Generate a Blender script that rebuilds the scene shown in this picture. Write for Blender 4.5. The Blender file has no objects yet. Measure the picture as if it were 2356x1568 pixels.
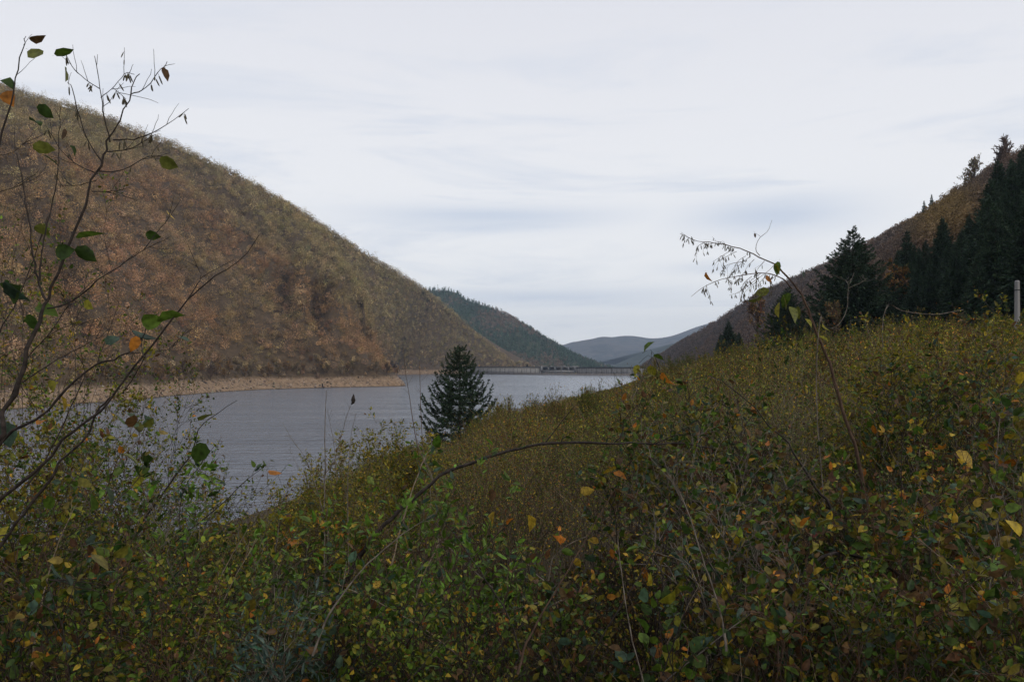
import bpy, math, random
import numpy as np
from mathutils import Vector

# ------------------------------------------------------------------ camera, sky, sun, exposure
sc = bpy.context.scene
CAMZ = 20.0                      # eye height above the water level (z = 0)
FPX, CX, HY = 1832.0, 1178.0, 835.0   # focal length, centre and horizon in a 2356 px wide frame
cam = bpy.data.cameras.new('camera')
cam.lens = 28.0
cam.sensor_width = 36.0
cam.shift_y = (HY - 784.0) / 2356.0
cam.clip_start = 0.05
cam.clip_end = 40000
cam_ob = bpy.data.objects.new('camera', cam)
sc.collection.objects.link(cam_ob)
cam_ob.location = (0, 0, CAMZ)
cam_ob.rotation_euler = (math.radians(90), 0, 0)
sc.camera = cam_ob
sc.view_settings.view_transform = 'Standard'
sc.view_settings.look = 'None'
sc.view_settings.gamma = 1.0
sc.view_settings.use_curve_mapping = False
sc.view_settings.exposure = 0.0
cy = sc.cycles
cy.max_bounces = 6
cy.diffuse_bounces = 3
cy.glossy_bounces = 2
cy.transmission_bounces = 3
cy.transparent_max_bounces = 8
cy.volume_bounces = 0
cy.use_denoising = True
try:
    cy.denoiser = 'OPENIMAGEDENOISE'
    cy.denoising_input_passes = 'RGB_ALBEDO_NORMAL'
    cy.denoising_prefilter = 'ACCURATE'
except Exception:
    pass

SUN_EL, SUN_AZ = math.radians(34), math.radians(125)     # azimuth clockwise from the view direction (+Y)
world = bpy.data.worlds.new('World')
sc.world = world
world.use_nodes = True
wn, wl = world.node_tree.nodes, world.node_tree.links
wn.clear()


def N(nodes, t, **kw):
    n = nodes.new(t)
    for k, v in kw.items():
        setattr(n, k, v)
    return n


def wmath(op, a, b=None, c=None, nodes=wn, links=wl):
    m = nodes.new('ShaderNodeMath')
    m.operation = op
    for i, v in enumerate((a, b, c)):
        if v is None:
            continue
        if isinstance(v, (int, float)):
            m.inputs[i].default_value = v
        else:
            links.new(v, m.inputs[i])
    return m.outputs[0]


sky = N(wn, 'ShaderNodeTexSky', sky_type='NISHITA')
sky.sun_disc = False
sky.sun_elevation = SUN_EL
sky.sun_rotation = SUN_AZ
tc = N(wn, 'ShaderNodeTexCoord')
sep = N(wn, 'ShaderNodeSeparateXYZ')
wl.new(tc.outputs['Generated'], sep.inputs[0])
az = wmath('ARCTAN2', sep.outputs[0], sep.outputs[1])
el = wmath('ARCSINE', sep.outputs[2])
comb = N(wn, 'ShaderNodeCombineXYZ')
wl.new(wmath('MULTIPLY', az, 1.9), comb.inputs[0])
wl.new(wmath('MULTIPLY', el, 13.0), comb.inputs[1])
n1 = N(wn, 'ShaderNodeTexNoise')
n1.inputs['Scale'].default_value = 1.0
n1.inputs['Detail'].default_value = 9
n1.inputs['Roughness'].default_value = 0.62
n1.inputs['Distortion'].default_value = 0.5
wl.new(comb.outputs[0], n1.inputs['Vector'])
streak = N(wn, 'ShaderNodeMapRange', interpolation_type='SMOOTHSTEP')
streak.inputs['From Min'].default_value = 0.47
streak.inputs['From Max'].default_value = 0.66
wl.new(n1.outputs[0], streak.inputs[0])
# soft cloud ripples are strong low over the valley and faint high up
low = N(wn, 'ShaderNodeMapRange')
low.inputs['From Min'].default_value = 0.20
low.inputs['From Max'].default_value = 0.42
low.inputs['To Min'].default_value = 0.55
low.inputs['To Max'].default_value = 0.22
wl.new(el, low.inputs[0])
patch = wmath('MULTIPLY', streak.outputs[0], low.outputs[0])
for (a0, e0, sa, se, amp) in ((-0.03, .180, .16, .016, .9), (.315, .172, .10, .024, .95),
                              (.03, .083, .20, .013, .65), (.26, .115, .07, .008, .5)):
    da = wmath('POWER', wmath('ABSOLUTE', wmath('DIVIDE', wmath('SUBTRACT', az, a0), sa)), 2)
    nn = wmath('MULTIPLY_ADD', wmath('SUBTRACT', n1.outputs[0], 0.5), 0.05, el)
    de = wmath('POWER', wmath('ABSOLUTE', wmath('DIVIDE', wmath('SUBTRACT', nn, e0), se)), 2)
    g = wmath('EXPONENT', wmath('MULTIPLY', wmath('ADD', da, de), -1.0))
    g = wmath('MULTIPLY', g, wmath('MULTIPLY_ADD', streak.outputs[0], 0.45, 0.85))
    patch = wmath('MAXIMUM', patch, wmath('MULTIPLY', g, amp))
basec = N(wn, 'ShaderNodeMapRange', data_type='FLOAT_VECTOR')
basec.inputs[7].default_value = (0.0,) * 3
basec.inputs[8].default_value = (0.45,) * 3
basec.inputs[9].default_value = (10.9, 10.9, 10.8)
basec.inputs[10].default_value = (8.3, 8.4, 9.0)
wl.new(el, basec.inputs[6])
gcol = N(wn, 'ShaderNodeMix', data_type='RGBA')
wl.new(patch, gcol.inputs[0])
wl.new(basec.outputs[1], gcol.inputs[6])
gcol.inputs[7].default_value = (6.3, 7.1, 8.5, 1)
smix = N(wn, 'ShaderNodeMix', data_type='RGBA')
smix.inputs[0].default_value = 0.95
wl.new(sky.outputs[0], smix.inputs[6])
wl.new(gcol.outputs[2], smix.inputs[7])
bg = N(wn, 'ShaderNodeBackground')
bg.inputs[1].default_value = 0.098
wl.new(smix.outputs[2], bg.inputs[0])
wo = N(wn, 'ShaderNodeOutputWorld')
wl.new(bg.outputs[0], wo.inputs[0])

sun = bpy.data.lights.new('sun', 'SUN')
sun.energy = 1.45
sun.angle = math.radians(11)
sun.color = (1.0, 0.93, 0.82)
sun_ob = bpy.data.objects.new('sun', sun)
sc.collection.objects.link(sun_ob)
sdir = Vector((math.sin(SUN_AZ) * math.cos(SUN_EL), math.cos(SUN_AZ) * math.cos(SUN_EL), math.sin(SUN_EL)))
sun_ob.rotation_euler = (-sdir).to_track_quat('-Z', 'Y').to_euler()
sun_ob.location = (0, 0, 200)

rng = np.random.default_rng(7)

# ------------------------------------------------------------------ materials


def new_mat(name):
    m = bpy.data.materials.new(name)
    m.use_nodes = True
    nt = m.node_tree
    nt.nodes.clear()
    out = nt.nodes.new('ShaderNodeOutputMaterial')
    return m, nt.nodes, nt.links, out


def leaf_mat(name, rough=0.5, spec=0.35, trans=0.3, mott=70.0):
    m, n, l, out = new_mat(name)
    at = N(n, 'ShaderNodeAttribute', attribute_name='Col')
    p = N(n, 'ShaderNodeBsdfPrincipled')
    p.inputs['Roughness'].default_value = rough
    p.inputs['Specular IOR Level'].default_value = spec
    geo = N(n, 'ShaderNodeNewGeometry')
    no = N(n, 'ShaderNodeTexNoise')
    no.inputs['Scale'].default_value = mott
    no.inputs['Detail'].default_value = 3
    l.new(geo.outputs['Position'], no.inputs['Vector'])
    mr = N(n, 'ShaderNodeMapRange')
    mr.inputs['From Min'].default_value = 0.3
    mr.inputs['From Max'].default_value = 0.7
    mr.inputs['To Min'].default_value = 0.55
    mr.inputs['To Max'].default_value = 1.4
    l.new(no.outputs[0], mr.inputs[0])
    vm = N(n, 'ShaderNodeVectorMath', operation='SCALE')
    l.new(at.outputs['Color'], vm.inputs[0])
    l.new(mr.outputs[0], vm.inputs['Scale'])
    l.new(vm.outputs[0], p.inputs['Base Color'])
    t = N(n, 'ShaderNodeBsdfTranslucent')
    l.new(vm.outputs[0], t.inputs[0])
    mx = N(n, 'ShaderNodeMixShader')
    mx.inputs[0].default_value = trans
    l.new(p.outputs[0], mx.inputs[1])
    l.new(t.outputs[0], mx.inputs[2])
    l.new(mx.outputs[0], out.inputs[0])
    return m


def bark_mat(name, c1, c2, scale=30.0):
    m, n, l, out = new_mat(name)
    t = N(n, 'ShaderNodeTexCoord')
    no = N(n, 'ShaderNodeTexNoise')
    no.inputs['Scale'].default_value = scale
    no.inputs['Detail'].default_value = 5
    l.new(t.outputs['Object'], no.inputs['Vector'])
    r = N(n, 'ShaderNodeValToRGB')
    r.color_ramp.elements[0].position = 0.35
    r.color_ramp.elements[0].color = (*c1, 1)
    r.color_ramp.elements[1].position = 0.7
    r.color_ramp.elements[1].color = (*c2, 1)
    l.new(no.outputs[0], r.inputs[0])
    p = N(n, 'ShaderNodeBsdfPrincipled')
    p.inputs['Roughness'].default_value = 0.8
    p.inputs['Specular IOR Level'].default_value = 0.25
    l.new(r.outputs[0], p.inputs['Base Color'])
    b = N(n, 'ShaderNodeBump')
    b.inputs['Strength'].default_value = 0.5
    b.inputs['Distance'].default_value = 0.003
    l.new(no.outputs[0], b.inputs['Height'])
    l.new(b.outputs[0], p.inputs['Normal'])
    l.new(p.outputs[0], out.inputs[0])
    return m


M_leaf = leaf_mat('leaf_surface', 0.5, 0.22, 0.36)
M_far = leaf_mat('distant_foliage', 0.85, 0.08, 0.12, 0.35)
M_needle = leaf_mat('needle_surface', 0.65, 0.15, 0.05, 0.8)
M_bark = bark_mat('dark_bark', (0.012, 0.009, 0.008), (0.045, 0.034, 0.028), 60)
M_bark_pale = bark_mat('pale_dry_bark', (0.15, 0.11, 0.075), (0.30, 0.235, 0.165), 60)
M_bark_grey = bark_mat('grey_bark', (0.08, 0.065, 0.052), (0.21, 0.18, 0.15), 25)
M_bark_red = bark_mat('reddish_twig_bark', (0.05, 0.028, 0.02), (0.11, 0.07, 0.045), 40)


def ground_mat(name='bank_ground', s1=(0.032, 0.026, 0.014), s2=(0.085, 0.064, 0.036)):
    m, n, l, out = new_mat(name)
    geo = N(n, 'ShaderNodeNewGeometry')
    sepz = N(n, 'ShaderNodeSeparateXYZ')
    l.new(geo.outputs['Position'], sepz.inputs[0])
    na = N(n, 'ShaderNodeTexNoise')
    na.inputs['Scale'].default_value = 0.35
    na.inputs['Detail'].default_value = 8
    na.inputs['Roughness'].default_value = 0.65
    l.new(geo.outputs['Position'], na.inputs['Vector'])
    nb = N(n, 'ShaderNodeTexNoise')
    nb.inputs['Scale'].default_value = 0.03
    nb.inputs['Detail'].default_value = 4
    l.new(geo.outputs['Position'], nb.inputs['Vector'])
    sand = N(n, 'ShaderNodeValToRGB')
    e = sand.color_ramp.elements
    e[0].position, e[0].color = 0.35, (0.16, 0.105, 0.062, 1)
    e[1].position, e[1].color = 0.65, (0.29, 0.205, 0.13, 1)
    e2 = e.new(0.5)
    e2.color = (0.22, 0.15, 0.095, 1)
    l.new(na.outputs[0], sand.inputs[0])
    soil = N(n, 'ShaderNodeValToRGB')
    e = soil.color_ramp.elements
    e[0].position, e[0].color = 0.35, (*s1, 1)
    e[1].position, e[1].color = 0.7, (*s2, 1)
    l.new(na.outputs[0], soil.inputs[0])
    hz = wmath('MULTIPLY_ADD', wmath('SUBTRACT', nb.outputs[0], 0.5, nodes=n, links=l), 6.0, sepz.outputs[2], nodes=n, links=l)
    mr = N(n, 'ShaderNodeMapRange')
    mr.inputs['From Min'].default_value = 7.0
    mr.inputs['From Max'].default_value = 9.5
    l.new(hz, mr.inputs[0])
    mx = N(n, 'ShaderNodeMix', data_type='RGBA')
    l.new(mr.outputs[0], mx.inputs[0])
    l.new(sand.outputs[0], mx.inputs[6])
    l.new(soil.outputs[0], mx.inputs[7])
    # wet strip at the water's edge
    wet = N(n, 'ShaderNodeMapRange')
    wet.inputs['From Min'].default_value = 0.25
    wet.inputs['From Max'].default_value = 0.9
    l.new(sepz.outputs[2], wet.inputs[0])
    mw = N(n, 'ShaderNodeMix', data_type='RGBA')
    l.new(wet.outputs[0], mw.inputs[0])
    mw.inputs[6].default_value = (0.07, 0.05, 0.035, 1)
    l.new(mx.outputs[2], mw.inputs[7])
    p = N(n, 'ShaderNodeBsdfPrincipled')
    p.inputs['Roughness'].default_value = 0.9
    p.inputs['Specular IOR Level'].default_value = 0.15
    l.new(mw.outputs[2], p.inputs['Base Color'])
    b = N(n, 'ShaderNodeBump')
    b.inputs['Strength'].default_value = 0.6
    b.inputs['Distance'].default_value = 0.8
    l.new(na.outputs[0], b.inputs['Height'])
    l.new(b.outputs[0], p.inputs['Normal'])
    l.new(p.outputs[0], out.inputs[0])
    return m


M_ground = ground_mat()
M_litter = ground_mat('leaf_litter_ground', (0.045, 0.030, 0.018), (0.11, 0.075, 0.042))


def mottled_mat(name, cols, scale, detail=8, bump=1.0, bdist=3.0, rough=0.95):
    m, n, l, out = new_mat(name)
    geo = N(n, 'ShaderNodeNewGeometry')
    na = N(n, 'ShaderNodeTexNoise')
    na.inputs['Scale'].default_value = scale
    na.inputs['Detail'].default_value = detail
    na.inputs['Roughness'].default_value = 0.62
    l.new(geo.outputs['Position'], na.inputs['Vector'])
    r = N(n, 'ShaderNodeValToRGB')
    e = r.color_ramp.elements
    e[0].position, e[0].color = 0.33, (*cols[0], 1)
    e[1].position, e[1].color = 0.68, (*cols[-1], 1)
    for i, c in enumerate(cols[1:-1]):
        k = e.new(0.33 + 0.35 * (i + 1) / (len(cols) - 1))
        k.color = (*c, 1)
    l.new(na.outputs[0], r.inputs[0])
    p = N(n, 'ShaderNodeBsdfPrincipled')
    p.inputs['Roughness'].default_value = rough
    p.inputs['Specular IOR Level'].default_value = 0.1
    l.new(r.outputs[0], p.inputs['Base Color'])
    b = N(n, 'ShaderNodeBump')
    b.inputs['Strength'].default_value = bump
    b.inputs['Distance'].default_value = bdist
    l.new(na.outputs[0], b.inputs['Height'])
    l.new(b.outputs[0], p.inputs['Normal'])
    l.new(p.outputs[0], out.inputs[0])
    return m


def water_mat():
    m, n, l, out = new_mat('reservoir_water')
    geo = N(n, 'ShaderNodeNewGeometry')
    hs = []
    for (sx, sy, s, d) in ((0.45, 1.0, 0.55, 3), (0.5, 1.0, 2.4, 4), (0.012, 0.10, 0.5, 5), (0.05, 0.35, 0.6, 4)):
        mp = N(n, 'ShaderNodeMapping')
        mp.inputs['Scale'].default_value = (sx, sy, 1)
        mp.inputs['Rotation'].default_value = (0, 0, 0.10)
        l.new(geo.outputs['Position'], mp.inputs[0])
        no = N(n, 'ShaderNodeTexNoise')
        no.inputs['Scale'].default_value = s
        no.inputs['Detail'].default_value = d
        l.new(mp.outputs[0], no.inputs['Vector'])
        hs.append(no.outputs[0])
    h = wmath('MULTIPLY_ADD', hs[1], 0.30, hs[0], nodes=n, links=l)
    h = wmath('MULTIPLY_ADD', hs[3], 1.6, h, nodes=n, links=l)
    # wind lanes: calmer and rougher streaks across the lake
    lane = N(n, 'ShaderNodeMapRange')
    lane.inputs['From Min'].default_value = 0.38
    lane.inputs['From Max'].default_value = 0.62
    lane.inputs['To Min'].default_value = 0.35
    lane.inputs['To Max'].default_value = 1.0
    l.new(hs[2], lane.inputs[0])
    b = N(n, 'ShaderNodeBump')
    b.inputs['Distance'].default_value = 1.9
    l.new(lane.outputs[0], b.inputs['Strength'])
    l.new(h, b.inputs['Height'])
    p = N(n, 'ShaderNodeBsdfPrincipled')
    p.inputs['Base Color'].default_value = (0.150, 0.172, 0.210, 1)
    p.inputs['Roughness'].default_value = 0.16
    p.inputs['IOR'].default_value = 1.33
    l.new(b.outputs[0], p.inputs['Normal'])
    l.new(p.outputs[0], out.inputs[0])
    return m


M_water = water_mat()


def concrete_mat(name, c1, c2):
    m, n, l, out = new_mat(name)
    geo = N(n, 'ShaderNodeNewGeometry')
    mp = N(n, 'ShaderNodeMapping')
    mp.inputs['Scale'].default_value = (0.5, 0.5, 0.06)
    l.new(geo.outputs['Position'], mp.inputs[0])
    no = N(n, 'ShaderNodeTexNoise')
    no.inputs['Scale'].default_value = 1.2
    no.inputs['Detail'].default_value = 6
    l.new(mp.outputs[0], no.inputs['Vector'])
    r = N(n, 'ShaderNodeValToRGB')
    e = r.color_ramp.elements
    e[0].position, e[0].color = 0.3, (*c1, 1)
    e[1].position, e[1].color = 0.7, (*c2, 1)
    l.new(no.outputs[0], r.inputs[0])
    p = N(n, 'ShaderNodeBsdfPrincipled')
    p.inputs['Roughness'].default_value = 0.85
    l.new(r.outputs[0], p.inputs['Base Color'])
    l.new(p.outputs[0], out.inputs[0])
    return m


M_conc = concrete_mat('weathered_concrete', (0.15, 0.145, 0.14), (0.27, 0.265, 0.26))
M_wall = concrete_mat('dam_concrete', (0.22, 0.205, 0.19), (0.38, 0.36, 0.34))
M_conc_dark = concrete_mat('stained_concrete', (0.10, 0.085, 0.075), (0.19, 0.165, 0.15))
M_conc_pale = concrete_mat('pale_concrete', (0.45, 0.45, 0.45), (0.65, 0.65, 0.65))
M_dark = concrete_mat('dark_opening', (0.02, 0.022, 0.025), (0.04, 0.042, 0.045))

# ------------------------------------------------------------------ mesh helpers


class Acc:
    """collects quads and triangles with one colour per face"""

    def __init__(self):
        self.V, self.Q, self.T, self.CQ, self.CT, self.n = [], [], [], [], [], 0

    def add(self, V, Q=None, CQ=None, T=None, CT=None):
        self.V.append(V)
        if Q is not None and len(Q):
            self.Q.append(Q + self.n)
            self.CQ.append(np.broadcast_to(CQ if CQ is not None else np.zeros(3), (len(Q), 3)))
        if T is not None and len(T):
            self.T.append(T + self.n)
            self.CT.append(np.broadcast_to(CT if CT is not None else np.zeros(3), (len(T), 3)))
        self.n += len(V)

    def mesh(self, name, mat, smooth=False, offset=None):
        V = np.concatenate(self.V).astype(np.float32)
        if offset is not None:
            V = V - np.asarray(offset, np.float32)
        Q = np.concatenate(self.Q) if self.Q else np.zeros((0, 4), int)
        T = np.concatenate(self.T) if self.T else np.zeros((0, 3), int)
        C = np.concatenate((self.CQ or []) + (self.CT or []))
        me = bpy.data.meshes.new(name)
        me.vertices.add(len(V))
        me.vertices.foreach_set('co', V.ravel())
        loops = np.concatenate([Q.ravel(), T.ravel()]).astype(np.int32)
        me.loops.add(len(loops))
        me.loops.foreach_set('vertex_index', loops)
        nf = len(Q) + len(T)
        me.polygons.add(nf)
        st = np.concatenate([np.arange(len(Q)) * 4, len(Q) * 4 + np.arange(len(T)) * 3]).astype(np.int32)
        me.polygons.foreach_set('loop_start', st)
        if smooth:
            me.polygons.foreach_set('use_smooth', np.ones(nf, bool))
        me.update(calc_edges=True)
        at = me.attributes.new('Col', 'FLOAT_COLOR', 'FACE')
        at.data.foreach_set('color', np.concatenate([C, np.ones((len(C), 1))], 1).astype(np.float32).ravel())
        me.materials.append(mat)
        return me


def link(name, me, parent=None, loc=None):
    o = bpy.data.objects.new(name, me)
    sc.collection.objects.link(o)
    if parent is not None:
        o.parent = parent
    if loc is not None:
        o.location = loc
    return o


def tag(o, label=None, cat=None, group=None, kind=None):
    if label:
        o['label'] = label
    if cat:
        o['category'] = cat
    if group:
        o['group'] = group
    if kind:
        o['kind'] = kind
    return o


def P(px, py, D):
    return np.array([(px - CX) / FPX * D, D, CAMZ + (HY - py) / FPX * D])


def hash3(i, j, k, s):
    h = (i * 374761393 + j * 668265263 + k * 2147483647 + s * 974634777) & 0xffffffff
    h = ((h ^ (h >> 13)) * 1274126177) & 0xffffffff
    return ((h ^ (h >> 16)) & 0xffff) / 65535.0


def vnoise(p, s=0):
    p = np.asarray(p, float)
    i = np.floor(p).astype(np.int64)
    f = p - i
    f = f * f * (3 - 2 * f)
    r = 0
    for dx in (0, 1):
        for dy in (0, 1):
            for dz in (0, 1):
                w = (f[:, 0] if dx else 1 - f[:, 0]) * (f[:, 1] if dy else 1 - f[:, 1]) * (f[:, 2] if dz else 1 - f[:, 2])
                r = r + w * hash3(i[:, 0] + dx, i[:, 1] + dy, i[:, 2] + dz, s)
    return r


def fbm(p, s=0, o=4):
    p = np.asarray(p, float)
    r, a, t = 0, 1.0, 0
    for k in range(o):
        r = r + a * vnoise(p * (2 ** k), s + k)
        t += a
        a *= 0.5
    return r / t


def unit(v):
    return v / np.maximum(np.linalg.norm(v, axis=-1, keepdims=True), 1e-9)


def rvec(n):
    return unit(rng.normal(size=(n, 3)))


def tubes(acc, paths, rads, sides=4, col=(0.05, 0.04, 0.03)):
    """paths (N,K,3), rads (N,K): tapered tubes"""
    paths = np.asarray(paths, float)
    Nn, K, _ = paths.shape
    if Nn == 0:
        return
    rads = np.broadcast_to(rads, (Nn, K))
    tan = unit(np.gradient(paths, axis=1))
    ref = np.where(np.abs(tan[:, :1, 2:3]) > 0.8, np.array([[[1.0, 0, 0]]]), np.array([[[0, 0, 1.0]]]))
    a = unit(np.cross(tan, np.broadcast_to(ref, tan.shape)))
    b = np.cross(tan, a)
    ang = np.arange(sides) * 2 * math.pi / sides
    V = paths[:, :, None, :] + rads[:, :, None, None] * (a[:, :, None, :] * np.cos(ang)[None, None, :, None] + b[:, :, None, :] * np.sin(ang)[None, None, :, None])
    idx = np.arange(Nn * K * sides).reshape(Nn, K, sides)
    q = np.stack([idx[:, :-1], np.roll(idx[:, :-1], -1, 2), np.roll(idx[:, 1:], -1, 2), idx[:, 1:]], -1).reshape(-1, 4)
    acc.add(V.reshape(-1, 3), q, np.asarray(col))


def smooth_path(pts, K):
    """Catmull-Rom through pts, resampled to K points"""
    pts = np.asarray(pts, float)
    n = len(pts)
    if n == 2:
        t = np.linspace(0, 1, K)[:, None]
        return pts[0] * (1 - t) + pts[1] * t
    e = np.vstack([2 * pts[0] - pts[1], pts, 2 * pts[-1] - pts[-2]])
    t = np.linspace(0, n - 1 - 1e-6, K)
    i = np.floor(t).astype(int)
    f = (t - i)[:, None]
    p0, p1, p2, p3 = e[i], e[i + 1], e[i + 2], e[i + 3]
    return 0.5 * (2 * p1 + (p2 - p0) * f + (2 * p0 - 5 * p1 + 4 * p2 - p3) * f ** 2 + (3 * p1 - p0 - 3 * p2 + p3) * f ** 3)


def along(paths, idx, t):
    """points and tangents on paths[idx] at t in 0..1"""
    K = paths.shape[1]
    s = np.clip(t, 0, 0.9999) * (K - 1)
    i = s.astype(int)
    f = (s - i)[:, None]
    a, b = paths[idx, i], paths[idx, i + 1]
    return a * (1 - f) + b * f, unit(b - a)


def grow(paths, n, t0, t1, length, ang, up=0.2, K=4, bend=0.0, wig=0.05, lenfall=0.5):
    """n children on every path; returns paths and their t"""
    Nn = len(paths)
    idx = np.repeat(np.arange(Nn), n)
    t = rng.uniform(t0, t1, Nn * n)
    p, tg = along(paths, idx, t)
    perp = unit(np.cross(tg, rvec(len(t))))
    an = ang * rng.uniform(0.7, 1.3, len(t))[:, None]
    d = np.cos(an) * tg + np.sin(an) * perp
    d[:, 2] += up
    d = unit(d)
    L = length * rng.uniform(0.6, 1.25, len(t)) * (1 - lenfall * (t - t0) / max(t1 - t0, 1e-3))
    s = np.linspace(0, 1, K)[None, :, None]
    out = p[:, None, :] + d[:, None, :] * L[:, None, None] * s
    out[:, :, 2] += bend * L[:, None] * s[:, :, 0] ** 2
    w = rng.normal(size=(len(t), K, 3)) * wig * L[:, None, None]
    w[:, 0] = 0
    return out + np.cumsum(w, 1) * 0.5, t


def pick(pal, wts, n, jit=0.18):
    pal = np.asarray(pal, float)
    w = np.asarray(wts, float)
    c = pal[rng.choice(len(pal), n, p=w / w.sum())]
    return np.clip(c * np.exp(rng.normal(0, jit, (n, 1))) * (1 + rng.normal(0, 0.06, (n, 3))), 0.003, 0.9)


def leaf_frames(d, flat=0.6):
    """blade side and normal for leaf directions d; flat>0 turns blades towards the sky"""
    up = np.array([0, 0, 1.0]) * flat + rvec(len(d)) * (1 - flat * 0.6)
    side = unit(np.cross(d, up))
    return side, np.cross(side, d)


def leaves(acc, p, d, L, W, col, kind='diamond', flat=0.5):
    n = len(p)
    if n == 0:
        return
    L = np.broadcast_to(L, n)[:, None]
    W = np.broadcast_to(W, n)[:, None]
    s, nn = leaf_frames(d, flat)
    if kind == 'diamond':
        V = np.stack([p, p + d * L * .42 + s * W * .5 + nn * W * .16, p + d * L, p + d * L * .42 - s * W * .5 + nn * W * .16], 1)
        acc.add(V.reshape(-1, 3), np.arange(4 * n).reshape(n, 4), col)
    elif kind == 'blade':      # folded, curling leaf with six faces
        cu = rng.uniform(-0.25, 0.35, (n, 1)) * L
        f = W * rng.uniform(0.05, 0.3, (n, 1))
        pet = p + d * L * .18
        m1 = pet + d * L * .27 - nn * cu * .1
        m2 = pet + d * L * .60 - nn * cu * .45
        tip = pet + d * L * .98 - nn * cu * 1.0
        l1, r1 = m1 + s * W * .46 + nn * f - d * L * .03, m1 - s * W * .46 + nn * f - d * L * .03
        l2, r2 = m2 + s * W * .40 + nn * f, m2 - s * W * .40 + nn * f
        b1, b2 = pet + s * W * .16, pet - s * W * .16
        ps = s * L * 0.008
        V = np.stack([p - ps, p + ps, b1, b2, m1, m2, tip, l1, r1, l2, r2, pet], 1)
        k = (np.arange(n) * 12)[:, None]
        Q = np.concatenate([k + np.array([[2, 7, 4, 11]]), k + np.array([[11, 4, 8, 3]]), k + np.array([[7, 9, 5, 4]]), k + np.array([[4, 5, 10, 8]])])
        T = np.concatenate([k + np.array([[9, 6, 5]]), k + np.array([[5, 6, 10]]), k + np.array([[0, 1, 11]])])
        sh = rng.uniform(0.9, 1.1, (n, 1))
        acc.add(V.reshape(-1, 3), Q, np.concatenate([col, col * sh, col, col * sh]), T, np.concatenate([col, col * sh, col * .8]))
    elif kind == 'lobed':      # five-lobed leaf as a fan
        a = np.linspace(-2.5, 2.5, 11)
        r = np.array([.5, .78, .62, .92, .66, 1.0, .66, .92, .62, .78, .5])
        c = p + d * L * .45
        rim = [c + (d * math.cos(x) * L * .55 + s * math.sin(x) * W * .62) * q + nn * W * (0.12 if i % 2 else -0.02) for i, (x, q) in enumerate(zip(a, r))]
        V = np.stack([c] + rim + [p + s * L * .01, p - s * L * .01], 1)
        k = (np.arange(n) * 14)[:, None]
        T = np.concatenate([k + np.array([[0, i, i + 1]]) for i in range(1, 11)] + [k + np.array([[0, 12, 13]])])
        acc.add(V.reshape(-1, 3), None, None, T, np.tile(col, (11, 1)))


def struct(name, me):
    return tag(link(name, me), kind='structure')

# ------------------------------------------------------------------ terrain


def shore_x(y):
    return np.interp(y, [-400, 106, 400, 700, 1000, 1221, 1260, 2000], [-143, -32, 33, 98, 165, 214, 224, 380])


GD = np.array([-60, -12, 0, 6, 14, 30, 55, 70, 90, 105, 130, 200, 500, 2500])
GZ = np.array([-14, -4, 0, 2.2, 5.6, 11.2, 18.35, 20.0, 22.3, 24.0, 26.0, 30.0, 34.0, 34.0])


def ground_z(x, y):
    x, y = np.asarray(x, float), np.asarray(y, float)
    d = x - shore_x(y)
    z = np.interp(d, GD, GZ)
    p = np.stack([x.ravel() / 14, y.ravel() / 14, np.zeros(x.size)], 1)
    z = z + (fbm(p, 3, 4).reshape(x.shape) - 0.5) * np.clip((d + 2) / 20, 0, 1) * 1.6 * np.clip(np.hypot(x, y) / 20, 0.1, 1)
    return z


def grid_mesh(name, X, Y, Z, mat, smooth=True):
    nu, nv = X.shape
    V = np.stack([X, Y, Z], -1).reshape(-1, 3)
    i = np.arange(nu * nv).reshape(nu, nv)
    Q = np.stack([i[:-1, :-1], i[1:, :-1], i[1:, 1:], i[:-1, 1:]], -1).reshape(-1, 4)
    a = Acc()
    a.add(V, Q, np.array([.2, .2, .2]))
    return a.mesh(name, mat, smooth)


# right bank on which the camera stands: rows along the valley, columns across from the shore
ys = np.concatenate([np.linspace(-60, 40, 90), np.geomspace(41, 1260, 150)])
ds = np.concatenate([np.linspace(-60, -4, 6), np.linspace(-3, 120, 130), np.linspace(124, 420, 12)])
DD, YY = np.meshgrid(ds, ys, indexing='ij')
XX = DD + shore_x(YY)
struct('bank', grid_mesh('bank', XX, YY, ground_z(XX, YY), M_ground))

# far ground sheet reaching the horizon, below everything
a = Acc()
a.add(np.array([[-30000, -3000, -16], [30000, -3000, -16], [30000, 32000, -16], [-30000, 32000, -16]], float), np.array([[0, 1, 2, 3]]), np.array([.1, .1, .1]))
struct('ground', a.mesh('ground', mottled_mat('valley_floor', [(0.04, 0.05, 0.025), (0.09, 0.08, 0.05)], 0.01)))

# the lake
a = Acc()
a.add(np.array([[-600, -300, 0], [200, -300, 0], [420, 1500, 0], [-600, 1500, 0]], float), np.array([[0, 1, 2, 3]]), np.array([.1, .1, .1]))
struct('water', a.mesh('water', M_water))


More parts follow.
